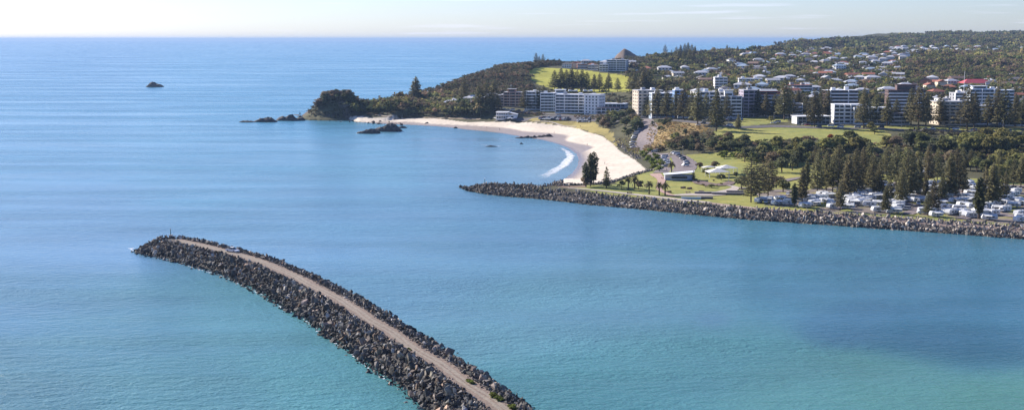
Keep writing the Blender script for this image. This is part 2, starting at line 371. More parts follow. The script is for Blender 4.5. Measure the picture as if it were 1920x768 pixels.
# ---------------------------------------------------------------- sea
def sea():
    fine = np.radians(np.arange(-27, 27.01, .15)); coarse = np.radians(np.concatenate([np.arange(30, 331, 6)]))
    az = np.concatenate([fine, coarse]); rr = np.exp(np.arange(math.log(20), math.log(62000), .018))
    Xs = np.sin(az)[:, None] * rr[None]; Ys = np.cos(az)[:, None] * rr[None]
    # what the sea bed and the water body look like: r,g,b of the water itself
    pts = np.array(SEA_PTS, float)
    rp = np.maximum(np.sqrt((Xs * 1.0) ** 2 + Ys ** 2), 1)
    px = 960 + F * np.tan(np.clip(np.arctan2(Xs, np.abs(Ys) + 1e-6), -1.2, 1.2)); py = 73.5 + F * HC / np.clip(Ys * 1.0, 60, None)
    py = np.where(Ys > 0, py, 1400)
    acc = np.zeros(Xs.shape + (3,)); ws = np.zeros(Xs.shape)
    for (qx, qy, r, g, b, s) in pts:
        w = np.exp(-(((px - qx) / (1.5 * s)) ** 2 + ((py - qy) / (0.7 * s)) ** 2)) + 1e-9
        acc += w[..., None] * np.array([r * (.85 + .28 * (qy > 400)), g * (.67 + .09 * (qy > 400)), b * (.69 + .01 * (qy > 400))]); ws += w
    c = acc / ws[..., None]
    n0 = len(az); m0 = len(rr)
    V = np.stack([Xs.ravel(), Ys.ravel(), np.zeros(Xs.size)], 1)
    V = np.vstack([V, [[0, 0, 0]]])
    ix = np.arange(n0 * m0).reshape(n0, m0); nx = np.roll(ix, -1, 0)
    q = np.stack([ix[:, :-1], ix[:, 1:], nx[:, 1:], nx[:, :-1]], -1).reshape(-1, 4)
    tri = np.stack([np.full(n0, n0 * m0), ix[:, 0], nx[:, 0]], 1)
    cc = np.vstack([c.reshape(-1, 3), c[0, 0][None]])
    m = bpy.data.materials.new('sea_water'); m.use_nodes = True; t = m.node_tree; B = t.nodes['Principled BSDF']
    B.inputs['Specular IOR Level'].default_value = .38; B.inputs['IOR'].default_value = 1.33
    at_ = t.nodes.new('ShaderNodeAttribute'); at_.attribute_name = 'tint'
    g = t.nodes.new('ShaderNodeNewGeometry')
    def noise(sc, scale=(1, 1, 1), det=3, rot=0.0):
        mp = t.nodes.new('ShaderNodeMapping'); mp.inputs['Scale'].default_value = scale; mp.inputs['Rotation'].default_value = (0, 0, rot)
        nn = t.nodes.new('ShaderNodeTexNoise'); nn.inputs['Scale'].default_value = sc; nn.inputs['Detail'].default_value = det
        t.links.new(g.outputs['Position'], mp.inputs[0]); t.links.new(mp.outputs[0], nn.inputs[0]); return nn.outputs[0]
    def math_(op, a, b=None, v=None):
        x = t.nodes.new('ShaderNodeMath'); x.operation = op
        t.links.new(a, x.inputs[0])
        if b is not None: t.links.new(b, x.inputs[1])
        if v is not None: x.inputs[1].default_value = v
        return x.outputs[0]
    def rng(a, lo, hi, o0, o1):
        x = t.nodes.new('ShaderNodeMapRange'); t.links.new(a, x.inputs[0])
        for i, v in enumerate((lo, hi, o0, o1)): x.inputs[i + 1].default_value = v
        return x.outputs[0]
    swell = noise(.035, (1, 2.2, 1), 2, .5); chop = noise(.24, (1, 1.7, 1), 3, -.5); rip = noise(.95, (1, 1.3, 1), 2, .3)
    h = math_('ADD', math_('MULTIPLY', swell, v=.9), math_('ADD', math_('MULTIPLY', chop, v=.85), math_('MULTIPLY', rip, v=.42)))
    slick = noise(.0045, (1, 6.0, 1), 4, .12); slick2 = noise(.0016, (1, 7.0, 1), 4, -.05)
    sk = math_('MULTIPLY', rng(slick, .40, .56, .55, 1.0), rng(slick2, .40, .52, .45, 1.0))
    bp = t.nodes.new('ShaderNodeBump'); bp.inputs['Distance'].default_value = 1.0
    t.links.new(math_('MULTIPLY', sk, v=.85), bp.inputs['Strength']); t.links.new(h, bp.inputs['Height']); t.links.new(bp.outputs[0], B.inputs['Normal'])
    t.links.new(rng(sk, .3, 1.0, .19, .29), B.inputs['Roughness'])
    # body colour: gentle patches over sand and weed
    pn = noise(.012, (1, 2.0, 1), 5, .2)
    mu = t.nodes.new('ShaderNodeMix'); mu.data_type = 'RGBA'; mu.blend_type = 'MULTIPLY'; mu.inputs[0].default_value = 1
    cr = t.nodes.new('ShaderNodeCombineColor'); f = rng(pn, .3, .7, .86, 1.14)
    for i in range(3): t.links.new(f, cr.inputs[i])
    t.links.new(at_.outputs['Color'], mu.inputs[6]); t.links.new(cr.outputs[0], mu.inputs[7]); t.links.new(mu.outputs[2], B.inputs['Base Color'])
    me = mesh_np('sea', V, [q, tri], [m], cc, smooth=True)
    tag(link('sea', me), kind='structure')
SEA_PTS = [  # photo column, row, water body colour, reach
 (0,90,.04,.22,.36,120),(960,90,.05,.30,.46,120),(1500,90,.05,.32,.48,100),(0,180,.05,.26,.38,100),(500,180,.06,.29,.42,100),(900,150,.065,.31,.44,80),
 (0,300,.085,.30,.43,100),(400,300,.10,.33,.45,100),(700,300,.12,.36,.46,70),(950,300,.16,.37,.45,45),(860,270,.13,.33,.44,45),(1030,310,.20,.38,.42,30),(850,330,.11,.31,.42,40),
 (100,420,.08,.26,.42,90),(600,420,.08,.27,.42,90),(1000,420,.075,.26,.40,80),(1400,450,.05,.22,.32,80),(1800,480,.045,.20,.29,80),
 (0,560,.06,.23,.34,90),(200,620,.055,.23,.29,90),(450,620,.065,.27,.31,70),(600,700,.060,.27,.30,70),(0,740,.05,.20,.25,90),(300,740,.055,.23,.27,80),
 (800,520,.075,.26,.38,80),(1000,600,.075,.27,.34,90),(1200,560,.07,.25,.33,90),(1300,680,.055,.24,.27,90),(1100,740,.050,.24,.27,90),(1500,540,.045,.20,.28,60),
 (1600,610,.034,.15,.23,40),(1750,640,.026,.14,.21,48),(1880,670,.022,.13,.19,52),(1340,605,.06,.20,.29,18),(1700,730,.06,.25,.23,60),(1900,745,.06,.25,.21,60),(1500,740,.06,.25,.25,60),(1900,560,.03,.16,.24,60),(960,1100,.06,.24,.26,200)]
sea()

# ---------------------------------------------------------------- roads and paths (draped ribbons)
def ribbon(name, pxs, width, m, lift=.12, world=False, step=3.0, zfun=None, wob=.12):
    pts = pxs if world else [q[:2] for q in (gp(*p) for p in pxs) if q]
    L = smooth_line(pts, step); T = np.gradient(L, axis=0); T /= np.linalg.norm(T, axis=1)[:, None] + 1e-9; N = np.stack([-T[:, 1], T[:, 0]], 1)
    w = np.interp(np.linspace(0, 1, len(L)), np.linspace(0, 1, len(width)), width) if hasattr(width, '__len__') else np.full(len(L), width)
    w = w * (1 + wob * (vnoise(L[:, 0] * 3, L[:, 1] * 3, 9) - .5))
    offs = [-.5, -.25, 0, .25, .5]; V = []
    for o in offs:
        p = L + N * (w * o)[:, None]; z = (zfun(p[:, 0], p[:, 1]) if zfun else np.maximum(hz(p[:, 0], p[:, 1]), 0)) + lift; V.append(np.column_stack([p, z]))
    k = len(L); V = np.concatenate(V); q = []
    for c in range(4):
        i = np.arange(k - 1) + c * k; q.append(np.stack([i, i + 1, i + 1 + k, i + k], 1))
    me = mesh_np(name, V, np.concatenate(q), [m], smooth=True)
    return tag(link(name, me), kind='structure')
asph = mat('asphalt_worn', (.19, .155, .15), .9, var=.2, scale=.4)
asph2 = mat('asphalt_dark', (.11, .10, .105), .9, var=.2, scale=.4)
conc = mat('pale_path_concrete', (.42, .36, .31), .9, var=.12, scale=.5)
gravel = mat('gravel_track', (.195, .145, .115), .95, var=.30, scale=1.9, detail=10)
ribbon('road', [(1208,222),(1214,235),(1215,250),(1210,262),(1202,275),(1194,284)], [9, 12, 17, 17, 15, 9], asph)
ribbon('road', [(1194,284),(1230,290),(1258,293),(1268,303),(1268,314),(1262,322)], [10, 14, 22, 26, 26, 24], asph, lift=.16)
ribbon('road', [(1195,221),(1250,223),(1320,231),(1380,238),(1450,237),(1540,240),(1640,241),(1700,244),(1800,246),(1920,249),(2200,258)], [8, 8, 9, 11, 11, 9, 9, 9, 9, 9], asph2, lift=.2)
ribbon('path', [(1065,353),(1120,357),(1200,366),(1280,375),(1330,380)], [2.5, 4, 5, 6, 5], conc, lift=.2)
ribbon('path', [(1330,381),(1420,391),(1500,397),(1600,405),(1700,412),(1800,420),(1900,428),(2100,440),(2300,456)], 5.0, mat('path_brown', (.30, .22, .18), .95, var=.15, scale=.5), lift=.2)
ribbon('path', [(1250,367),(1300,365),(1345,364),(1372,356),(1376,350),(1340,345),(1300,340)], [3, 10, 12, 7, 3, 3, 2.5], conc, lift=.26)
ribbon('path', [(1228,326),(1240,338),(1236,355),(1262,368)], [7, 5, 3, 3], mat('pink_paving', (.40, .26, .21), .9, var=.15, scale=.6), lift=.3)
ribbon('road', [(1380,352),(1440,357),(1500,362),(1580,372),(1660,378),(1740,387),(1830,396),(1920,408),(2100,420)], 6.5, asph, lift=.22)
ribbon('road', [(1560,393),(1600,385),(1622,372),(1650,360),(1690,348),(1740,342)], 6, asph, lift=.26)
ribbon('road', [(1700,402),(1745,384),(1790,366),(1820,350),(1830,344)], 6, asph, lift=.3)
ribbon('road', [(1800,411),(1850,396),(1880,375),(1890,360),(1886,348)], 6, asph, lift=.34)
ribbon('road', [(1440,345),(1520,333),(1600,345),(1700,343),(1800,345),(1920,352)], 6, asph, lift=.38)
ribbon('road', [(930,225),(990,224),(1060,222),(1110,224),(1150,228),(1190,222)], [8, 12, 16, 16, 9, 8], asph2, lift=.2)
ribbon('road', [(880,203),(940,208),(1000,212),(1060,217),(1100,218),(1160,214),(1200,217)], 9, asph2, lift=.3)
ribbon('path', [(690,214),(730,219),(780,221),(840,222),(900,224)], 3.5, mat('sandy_track', (.36, .28, .2), .95, var=.2, scale=.4), lift=.25)
ribbon('path', [(1002,228),(1040,231),(1080,238)], 2, conc, lift=.3)

# ---------------------------------------------------------------- swash foam
def foam():
    outer = [(700,288),(760,330),(770,360),(740,400),(680,440),(600,480),(535,490)]; inn = [(735,288),(830,340),(838,370),(795,420),(720,470),(620,525),(560,518)]
    cv = lambda L: smooth_line([at(860 + x / 3.84, 200 + y / 3.84) for x, y in L], 3)
    a, b = cv(outer), cv(inn); k = 120; s = lambda L: np.stack([np.interp(np.linspace(0, 1, k), np.linspace(0, 1, len(L)), L[:, i]) for i in (0, 1)], 1)
    a, b = s(a), s(b); rows = 14; V = []
    for j in range(rows):
        u = j / (rows - 1); p = a * (1 - u) + b * u; p = p + (vnoise(p[:, 0], p[:, 1], 9)[:, None] - .5) * np.array([2, 1])
        z = .10 + .28 * math.exp(-((u - .25) / .2) ** 2) * np.sin(np.linspace(0, math.pi, k)) 
        z = np.maximum(z, hz(p[:, 0], p[:, 1]) + .06)
        V.append(np.column_stack([p, z]))
    V = np.concatenate(V); q = []
    for j in range(rows - 1):
        i = np.arange(k - 1) + j * k; q.append(np.stack([i, i + 1, i + 1 + k, i + k], 1))
    m = mat('foam', (.86, .87, .88), .6, var=.03, scale=1.5)
    uu, tt = np.meshgrid(np.linspace(0, 1, rows), np.linspace(0, 1, k), indexing='ij'); ed = (np.sin(math.pi * uu) ** .6 * np.sin(math.pi * tt).clip(0) ** .4).ravel()
    t = m.node_tree; g = t.nodes.new('ShaderNodeNewGeometry'); nn = t.nodes.new('ShaderNodeTexNoise'); nn.inputs['Scale'].default_value = .45; nn.inputs['Detail'].default_value = 6
    t.links.new(g.outputs['Position'], nn.inputs[0]); rr = t.nodes.new('ShaderNodeMapRange'); rr.inputs[1].default_value = .74; rr.inputs[2].default_value = 1.3
    ea = t.nodes.new('ShaderNodeAttribute'); ea.attribute_name = 'tint'; sm = t.nodes.new('ShaderNodeMath'); sm.operation = 'ADD'; mm = t.nodes.new('ShaderNodeMath'); mm.operation = 'MULTIPLY'; mm.inputs[1].default_value = .75
    t.links.new(ea.outputs['Fac'], mm.inputs[0]); t.links.new(mm.outputs[0], sm.inputs[0]); t.links.new(nn.outputs[0], sm.inputs[1]); t.links.new(sm.outputs[0], rr.inputs[0]); t.links.new(rr.outputs[0], t.nodes['Principled BSDF'].inputs['Alpha'])
    tag(link('breaking_wave_foam', mesh_np('foam', V, np.concatenate(q), [m], np.repeat(ed[:, None], 3, 1), smooth=True)), 'white foam of a small wave breaking along the beach', 'foam', kind='stuff')
foam()
# ---------------------------------------------------------------- breakwaters
def hull_verts(r, n=13, flat=.72):
    bm = bmesh.new()
    for i in range(n):
        v = Vector((r.gauss(0, 1), r.gauss(0, 1), r.gauss(0, 1))).normalized() * r.uniform(.78, 1.08)
        bm.verts.new((v.x * r.uniform(.95, 1.3), v.y, v.z * flat))
    g = bmesh.ops.convex_hull(bm, input=bm.verts)
    bmesh.ops.delete(bm, geom=[e for e in g['geom_interior'] if isinstance(e, bmesh.types.BMVert)], context='VERTS')
    bmesh.ops.triangulate(bm, faces=bm.faces); bm.verts.ensure_lookup_table()
    V = np.array([v.co[:] for v in bm.verts]); Fc = np.array([[v.index for v in f.verts] for f in bm.faces]); bm.free(); return V, Fc
rr_ = random.Random(5)
ROCKT = [hull_verts(rr_, rr_.choice([11, 13, 15])) for _ in range(14)]
def rotm(n, rng, tilt=3.14):
    a = rng.uniform(0, 2 * math.pi, n); b = rng.uniform(-tilt, tilt, n); c = rng.uniform(-tilt, tilt, n)
    ca, sa, cb, sb, cc, sc = np.cos(a), np.sin(a), np.cos(b), np.sin(b), np.cos(c), np.sin(c)
    M = np.empty((n, 3, 3))
    M[:, 0, 0] = ca * cb; M[:, 0, 1] = ca * sb * sc - sa * cc; M[:, 0, 2] = ca * sb * cc + sa * sc
    M[:, 1, 0] = sa * cb; M[:, 1, 1] = sa * sb * sc + ca * cc; M[:, 1, 2] = sa * sb * cc - ca * sc
    M[:, 2, 0] = -sb; M[:, 2, 1] = cb * sc; M[:, 2, 2] = cb * cc
    return M
def scatter_mesh(name, temps, pos, scale, rng, mats, tints, tilt=3.14, smooth=False, extra=None):
    """joins many copies of the templates (V,F) into one mesh; scale (n,3); tints (n,3)"""
    n = len(pos); which = rng.integers(0, len(temps), n) if extra is None else extra; Rm = rotm(n, rng, tilt)
    Vs, Fs, Cs = [], {}, []; off = 0
    for ti, (V, Fc) in enumerate(temps):
        k = np.nonzero(which == ti)[0]
        if not len(k): continue
        P = np.einsum('nij,nvj->nvi', Rm[k], V[None] * scale[k][:, None, :]) + pos[k][:, None, :]
        Vs.append(P.reshape(-1, 3)); f = (Fc[None] + (np.arange(len(k)) * len(V))[:, None, None] + off).reshape(-1, Fc.shape[1])
        Fs.setdefault(Fc.shape[1], []).append(f); Cs.append(np.repeat(tints[k], len(V), 0)); off += len(k) * len(V)
    return mesh_np(name, np.concatenate(Vs), [np.concatenate(v) for v in Fs.values()], mats, np.concatenate(Cs), smooth=smooth)

nwpx = [(322,449),(367,458),(420,471),(480,488),(522,505),(562,523),(597,542),(641,565),(689,596),(735,624),(777,654),(826,682),(869,715),(915,748),(960,782),(1010,825),(1070,890)]
NW = smooth_line([at(x, y, 4.3) for x, y in nwpx], 2.0)
NWL = [tuple(p) for p in NW]
def nw_h(x, y):
    d = dist_line(x, y, NWL) / np.interp(y, [280, 520], [.80, 1.0]) ; return np.interp(d, [0, 2.9, 4.4, 6.6, 19], [4.3, 4.25, 4.55, 4.0, -2.6]), d
# the core under the rocks
gx, gy = np.meshgrid(np.arange(-190, 60, 1.5), np.arange(225, 545, 1.5), indexing='ij'); h, d = nw_h(gx, gy); h = h - np.where(d > 3.2, .9, 0)
ix = np.arange(gx.size).reshape(gx.shape); q = np.stack([ix[:-1, :-1], ix[1:, :-1], ix[1:, 1:], ix[:-1, 1:]], -1).reshape(-1, 4); q = q[(h.ravel()[q] > -3).any(1)]
u_ = np.unique(q); rm = np.zeros(gx.size, int); rm[u_] = np.arange(len(u_))
rockdark = mat('breakwater_core', (.045, .04, .038), .95, var=.4, scale=.8)
tag(link('breakwater_core', mesh_np('breakwater_core', np.stack([gx.ravel(), gy.ravel(), h.ravel()], 1)[u_], rm[q], [rockdark], smooth=True)), kind='structure')
ribbon('road', NW[1:], np.linspace(6.4, 5.2, 40), gravel, world=True, lift=.12, zfun=lambda x, y: np.full(np.shape(x), 4.3))
# wheel tracks worn into the gravel
for s in (-1.0, 1.0):
    T = np.gradient(NW, axis=0); T /= np.linalg.norm(T, axis=1)[:, None]; N = np.stack([-T[:, 1], T[:, 0]], 1)
    ribbon('road_track', (NW + N * s * .72 + (vnoise(NW[:, 0], NW[:, 1], 14)[:, None] - .5) * .8)[2:], 1.0, mat('packed_gravel', (.24, .20, .16), .95, var=.25, scale=1.9, detail=10), world=True, lift=.15, wob=.9, zfun=lambda x, y: np.full(np.shape(x), 4.3))
def jitter_grid(x0, x1, y0, y1, s, rng):
    a, b = np.meshgrid(np.arange(x0, x1, s), np.arange(y0, y1, s), indexing='ij')
    return a.ravel() + rng.uniform(-.45, .45, a.size) * s, b.ravel() + rng.uniform(-.45, .45, a.size) * s
rg = np.random.default_rng(3)
bx, by = jitter_grid(-190, 60, 225, 545, 1.0, rg); h, d = nw_h(bx, by)
tipk = np.hypot(bx - NW[0][0], by - NW[0][1]) < 9
k = (d > 3.05) & (d < 17.3) & (h > -1.6)
bx, by, h, d = bx[k], by[k], h[k], d[k]
# rocks that close off the end of the road
tx = NW[0][0] + rg.uniform(-7, 3, 26); ty = NW[0][1] + rg.uniform(-3, 7, 26)
bx = np.concatenate([bx, tx]); by = np.concatenate([by, ty]); h = np.concatenate([h, np.full(26, 4.6)]); d = np.concatenate([d, np.full(26, 3.)])
sz = rg.gamma(3.4, .165, len(bx)).clip(.3, 1.4) * np.where(d < 6, .78, 1); sc3 = np.stack([sz * rg.uniform(.9, 1.35, len(sz)), sz, sz * rg.uniform(.7, 1.05, len(sz))], 1)
pos = np.stack([bx, by, h + rg.uniform(-.3, .55, len(bx)) + np.where((d > 4.6) & (d < 7.5), .2, 0)], 1)
b = rg.uniform(.45, 1.5, len(bx)); lightk = rg.random(len(bx)) < .22; b = np.where(lightk, b * 2.9, b)
wetk = pos[:, 2] < 1.0; b = np.where(wetk, b * .55, b)
tn = np.stack([b * .115, b * .104, b * .092], 1)
tn = np.where(((rg.random(len(b)) < .12) & (pos[:, 2] > 1.2))[:, None], tn * np.array([1.45, 1.1, .85]), tn)
rockm = mat('boulder_basalt', (1, 1, 1), .88, var=.28, scale=1.3, tint=True, spec=.25, bump=.12)
# the 300 that show largest are objects of their own: the nearest
nearD = np.hypot(bx, by); px_, py_ = proj(bx, by, pos[:, 2]); vis = (px_ > 560) & (px_ < 1030) & (py_ < 766) & (py_ > 400)
order = np.argsort(np.where(vis, nearD / sz, 1e9))[:300]; ind = np.zeros(len(bx), bool); ind[order] = True
BM = []
for ti, (V, Fc) in enumerate(ROCKT):
    m = mat('boulder_' + ('grey', 'dark', 'brown')[ti % 3], [(.145, .132, .118), (.058, .053, .048), (.25, .205, .16)][ti % 3], .88, var=.3, scale=1.3, spec=.25, bump=.12, rnd=.45)
    BM.append(mesh_np('boulder', V, Fc, [m]))
side = np.array([1 if proj(a, b_, 0)[0] > np.interp(proj(a, b_, 0)[1], [p[1] for p in nwpx], [p[0] for p in nwpx]) else 0 for a, b_ in zip(bx[order], by[order])])
for i, sdd in zip(order, side):
    o = bpy.data.objects.new('boulder', BM[rg.integers(0, len(BM))]); COL.objects.link(o); o.location = pos[i]; o.scale = sc3[i]; o.rotation_euler = tuple(rg.uniform(0, 6.28, 3))
    lowr = pos[i][2] < 1.2
    s_ = 'channel' if sdd else 'open sea'
    L = f"angular basalt boulder at the waterline on the {s_} side of the near breakwater" if lowr else f"dry angular basalt boulder heaped up the {s_} flank of the near breakwater"
    tag(o, L, 'boulder', 'breakwater boulders at the waterline, ' + s_ + ' side' if lowr else 'breakwater boulders above the water, ' + s_ + ' side')
r_ = ~ind
# small stones spilled on the road edges
gx_, gy_ = jitter_grid(-160, 60, 225, 530, .62, rg); _h, gd = nw_h(gx_, gy_); kk = (gd > 2.3) & (gd < 3.8) & (rg.random(len(gd)) < (gd - 2.2) / 1.6) & (np.hypot(gx_ - NW[0][0], gy_ - NW[0][1]) > 6)
gx_, gy_ = gx_[kk], gy_[kk]; gs = rg.uniform(.12, .42, len(gx_)); gb = rg.uniform(.6, 1.5, (len(gx_), 1)) * np.array([[.20, .165, .14]])
# far breakwall boulders
edge = [tuple(p) for p in smooth_line(RIVER_EDGE[1:], 3)]
ex, ey = [], []
a_, b_ = jitter_grid(-60, 340, 495, 790, 1.02, rg); dd = dist_line(a_, b_, edge); ins = inpoly(a_, b_, LAND); sdist = np.where(ins, dd, -dd)
tipw = np.hypot(a_ - edge[0][0], b_ - edge[0][1])
tx0 = at(865, 350)[0]
kk = (sdist > -2.2) & ((sdist < 9.3) | ((a_ < tx0 + 42) & (sdist < 14))) & (a_ < 330)
a_, b_, sdist = a_[kk], b_[kk], sdist[kk]
hh = np.where(sdist < 0, sdist * .5, np.interp(sdist, [0, 7.5, 8.5, 10, 14], [0, 3.9, 4.7, 4.5, 4.6])) + rg.uniform(-.3, .5, len(a_))
# the low line of rocks along the beach edge of the park
lw = smooth_line([gp(*p)[:2] for p in [(1045,348.5),(1095,346.5),(1140,343),(1165,336),(1190,328),(1222,319)]], 1.1)
l2 = np.repeat(lw, 3, 0) + rg.uniform(-1.3, 1.3, (len(lw) * 3, 2))
# rocks below the road bank
def rockpatch(pp, s):
    pl = gpoly(pp); xs = [p[0] for p in pl]; ys = [p[1] for p in pl]; x, y = jitter_grid(min(xs), max(xs), min(ys), max(ys), s, rg); k = inpoly(x, y, pl); return np.stack([x[k], y[k]], 1)
l3 = np.concatenate([rockpatch([(1148,266),(1160,262),(1200,296),(1190,299)], 3.2), rockpatch([(1186,290),(1200,285),(1206,296),(1194,300)], 3)])
l2 = np.concatenate([l2, l3]); l2z = hz(l2[:, 0], l2[:, 1]) + .35
sp_ = np.concatenate([np.stack([a_, b_, hh], 1), np.column_stack([l2, l2z])])
sz2 = np.concatenate([rg.gamma(3.6, .15, len(a_)).clip(.3, 1.2), rg.uniform(.5, 1.0, len(l2))])
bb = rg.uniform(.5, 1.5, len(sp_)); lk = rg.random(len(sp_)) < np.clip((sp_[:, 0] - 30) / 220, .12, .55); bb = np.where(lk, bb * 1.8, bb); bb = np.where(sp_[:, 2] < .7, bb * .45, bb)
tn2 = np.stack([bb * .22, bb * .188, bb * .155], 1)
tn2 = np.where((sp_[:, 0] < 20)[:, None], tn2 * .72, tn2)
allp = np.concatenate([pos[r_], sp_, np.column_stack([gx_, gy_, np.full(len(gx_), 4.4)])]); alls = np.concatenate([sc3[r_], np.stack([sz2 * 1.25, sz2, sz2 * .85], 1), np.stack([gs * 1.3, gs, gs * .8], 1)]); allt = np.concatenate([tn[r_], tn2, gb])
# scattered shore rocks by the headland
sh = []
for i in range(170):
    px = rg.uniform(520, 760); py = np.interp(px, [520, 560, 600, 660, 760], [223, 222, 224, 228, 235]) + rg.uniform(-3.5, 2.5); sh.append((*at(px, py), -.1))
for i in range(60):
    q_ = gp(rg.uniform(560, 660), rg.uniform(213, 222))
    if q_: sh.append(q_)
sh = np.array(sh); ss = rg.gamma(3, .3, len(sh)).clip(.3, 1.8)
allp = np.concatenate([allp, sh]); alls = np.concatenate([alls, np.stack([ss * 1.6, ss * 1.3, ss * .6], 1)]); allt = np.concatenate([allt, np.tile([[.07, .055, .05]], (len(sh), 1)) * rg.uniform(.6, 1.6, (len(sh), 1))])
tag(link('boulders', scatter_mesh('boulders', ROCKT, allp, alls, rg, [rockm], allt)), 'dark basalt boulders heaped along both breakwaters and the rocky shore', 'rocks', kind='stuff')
# thin broken white water at the foot of the near breakwater and around the reef
fl = []
for i in range(260):
    j = rg.integers(6, len(NW) - 45); T = NW[j + 1] - NW[j - 1]; T = T / np.linalg.norm(T); N = np.array([-T[1], T[0]]); sgn = 1 if rg.random() < .75 else -1
    if sgn > 0 and N[0] > 0: N = -N
    if sgn < 0 and N[0] < 0: N = -N
    p = NW[j] + N * rg.uniform(13.6, 14.8) * np.interp(NW[j][1], [280, 520], [.80, 1.0]); fl.append((p[0], p[1], rg.uniform(.10, .38)))
for (px, py) in [(245,466),(251,469),(262,472),(912,273),(925,274),(936,274),(905,272),(985,258),(1001,259),(462,228),(505,229),(560,225),(640,228),(671,250),(700,247),(1010,259),(578,155),(596,154)]:
    for _ in range(4): q_ = at(px + rg.uniform(-3, 3), py + rg.uniform(-.8, .8)); fl.append((*q_, rg.uniform(.2, .6)))
fl = np.array(fl)
tag(link('shore_foam', scatter_mesh('shore_foam', ROCKT, np.column_stack([fl[:, :2], np.full(len(fl), .02)]), np.stack([fl[:, 2] * 1.7, fl[:, 2] * 1.2, np.full(len(fl), .09)], 1), rg, [mat('spray', (.72, .76, .80), .7)], np.ones((len(fl), 3)), tilt=.02)), 'broken white foam washing round the foot of the rocks', 'foam', kind='stuff')

# ---------------------------------------------------------------- single rocks out in the water
def sea_rock(name, label, px0, px1, py, height, seed, deep=.5, lobes=None, m=None, cat='rock', z0=0.0, group=None):
    x0, y0 = at(px0, py, z0); x1, y1 = at(px1, py, z0); L = x1 - x0; cx, cy = (x0 + x1) / 2, (y0 + y1) / 2
    bm = bmesh.new(); bmesh.ops.create_icosphere(bm, subdivisions=4, radius=1)
    V = np.array([v.co[:] for v in bm.verts]); Fc = np.array([[v.index for v in f.verts] for f in bm.faces]); bm.free()
    nx = V[:, 0] * L / 2; ny = V[:, 1] * L / 2 * deep; r = np.hypot(V[:, 0], V[:, 1])
    hgt = np.zeros(len(V))
    for (u, w, hh) in (lobes or [(0, 1.0, 1)]): hgt = np.maximum(hgt, hh * np.exp(-((V[:, 0] - u) / w) ** 2))
    z = np.abs(V[:, 2]) ** .55 * height * .82 * hgt * (1 + .55 * (vnoise(nx + seed * 31, ny, max(2, L / 11)) - .5) + .35 * (vnoise(nx, ny + seed * 17, max(1, L / 26)) - .5))
    nx = nx * (1 + .25 * (vnoise(ny + seed * 5, V[:, 2] * 5, 4) - .5)); ny = ny + (vnoise(nx + seed, V[:, 2] * 3, 5) - .5) * L * .06
    me = mesh_np(name, np.stack([nx, ny, np.where(V[:, 2] < 0, -1.5, z)], 1), Fc, [m or mat('sea_rock', (.075, .062, .06), .9, var=.35, scale=.35, bump=.4, spec=.3)])
    o = link(name, me, None, (cx, cy, z0)); return tag(o, label, cat, group)
sea_rock('sea_rock', 'lone dark rock islet far out on the open sea', 272, 309, 163, 10.5, 1, .55, [(-.25, .55, .95), (.35, .55, .55)])
sea_rock('reef_rock', 'low flat tail of dark reef farthest out from the wooded headland', 447, 480, 229, 2.0, 2, .4)
sea_rock('reef_rock', 'humped dark reef rock in the middle of the headland reef', 475, 520, 228.5, 6.3, 3, .4, [(-.3, .6, .75), (.35, .6, 1)])
sea_rock('reef_rock', 'jagged dark reef rock nearest the wooded headland', 515, 575, 226, 7.5, 4, .35, [(-.5, .3, .8), (0, .3, 1), (.6, .35, .6)])
sea_rock('reef_rock', 'low brown end of the two-humped reef off the beach', 667, 715, 250, 4.5, 5, .4, [(.2, 1.1, 1)])
sea_rock('reef_rock', 'tall round dark hump of the reef off the beach', 699, 755, 246, 8.0, 6, .45, [(.2, .75, 1), (-.5, .5, .7)])
sea_rock('reef_rock', 'small dark rock trailing off the tall reef hump', 745, 763, 240, 2.5, 7, .4)
for i, (a0, a1, y, hh) in enumerate([(965, 984, 258.5, 1.6), (978, 998, 258, 2.0), (991, 1008, 258.5, 2.2), (1001, 1021, 257.5, 2.1), (1012, 1038, 256.5, 3.4)]):
    sea_rock('beach_rock', ORD[i].capitalize() + ' rock from the sea in the dark row lying across the wet sand', a0, a1, y, hh, 11 + i, .5, [(-.45, .5, .55 + .1 * (i % 3)), (.3 - .2 * (i % 2), .6, 1)], z0=.1, group='row of rocks on the wet sand')
sea_rock('reef_rock', 'thin dark reef just awash with foam in the bay', 910, 933, 275, 1.3, 21, .25)
sea_rock('reef_rock', 'tiny dark rock alone in the shallow bay', 974, 981, 270, 1.2, 22, .5)
sea_rock('reef_rock', 'small rock awash beside the near breakwater', 535, 545, 585, 1.1, 23, .7)
sea_rock('reef_rock', 'small dark rock in the shallows off the far end of the beach', 795, 806, 232.5, 2.8, 24, .6)
sea_rock('reef_rock', 'dark rock at the water edge near the far end of the beach', 850, 858, 240.5, 2.0, 25, .6)
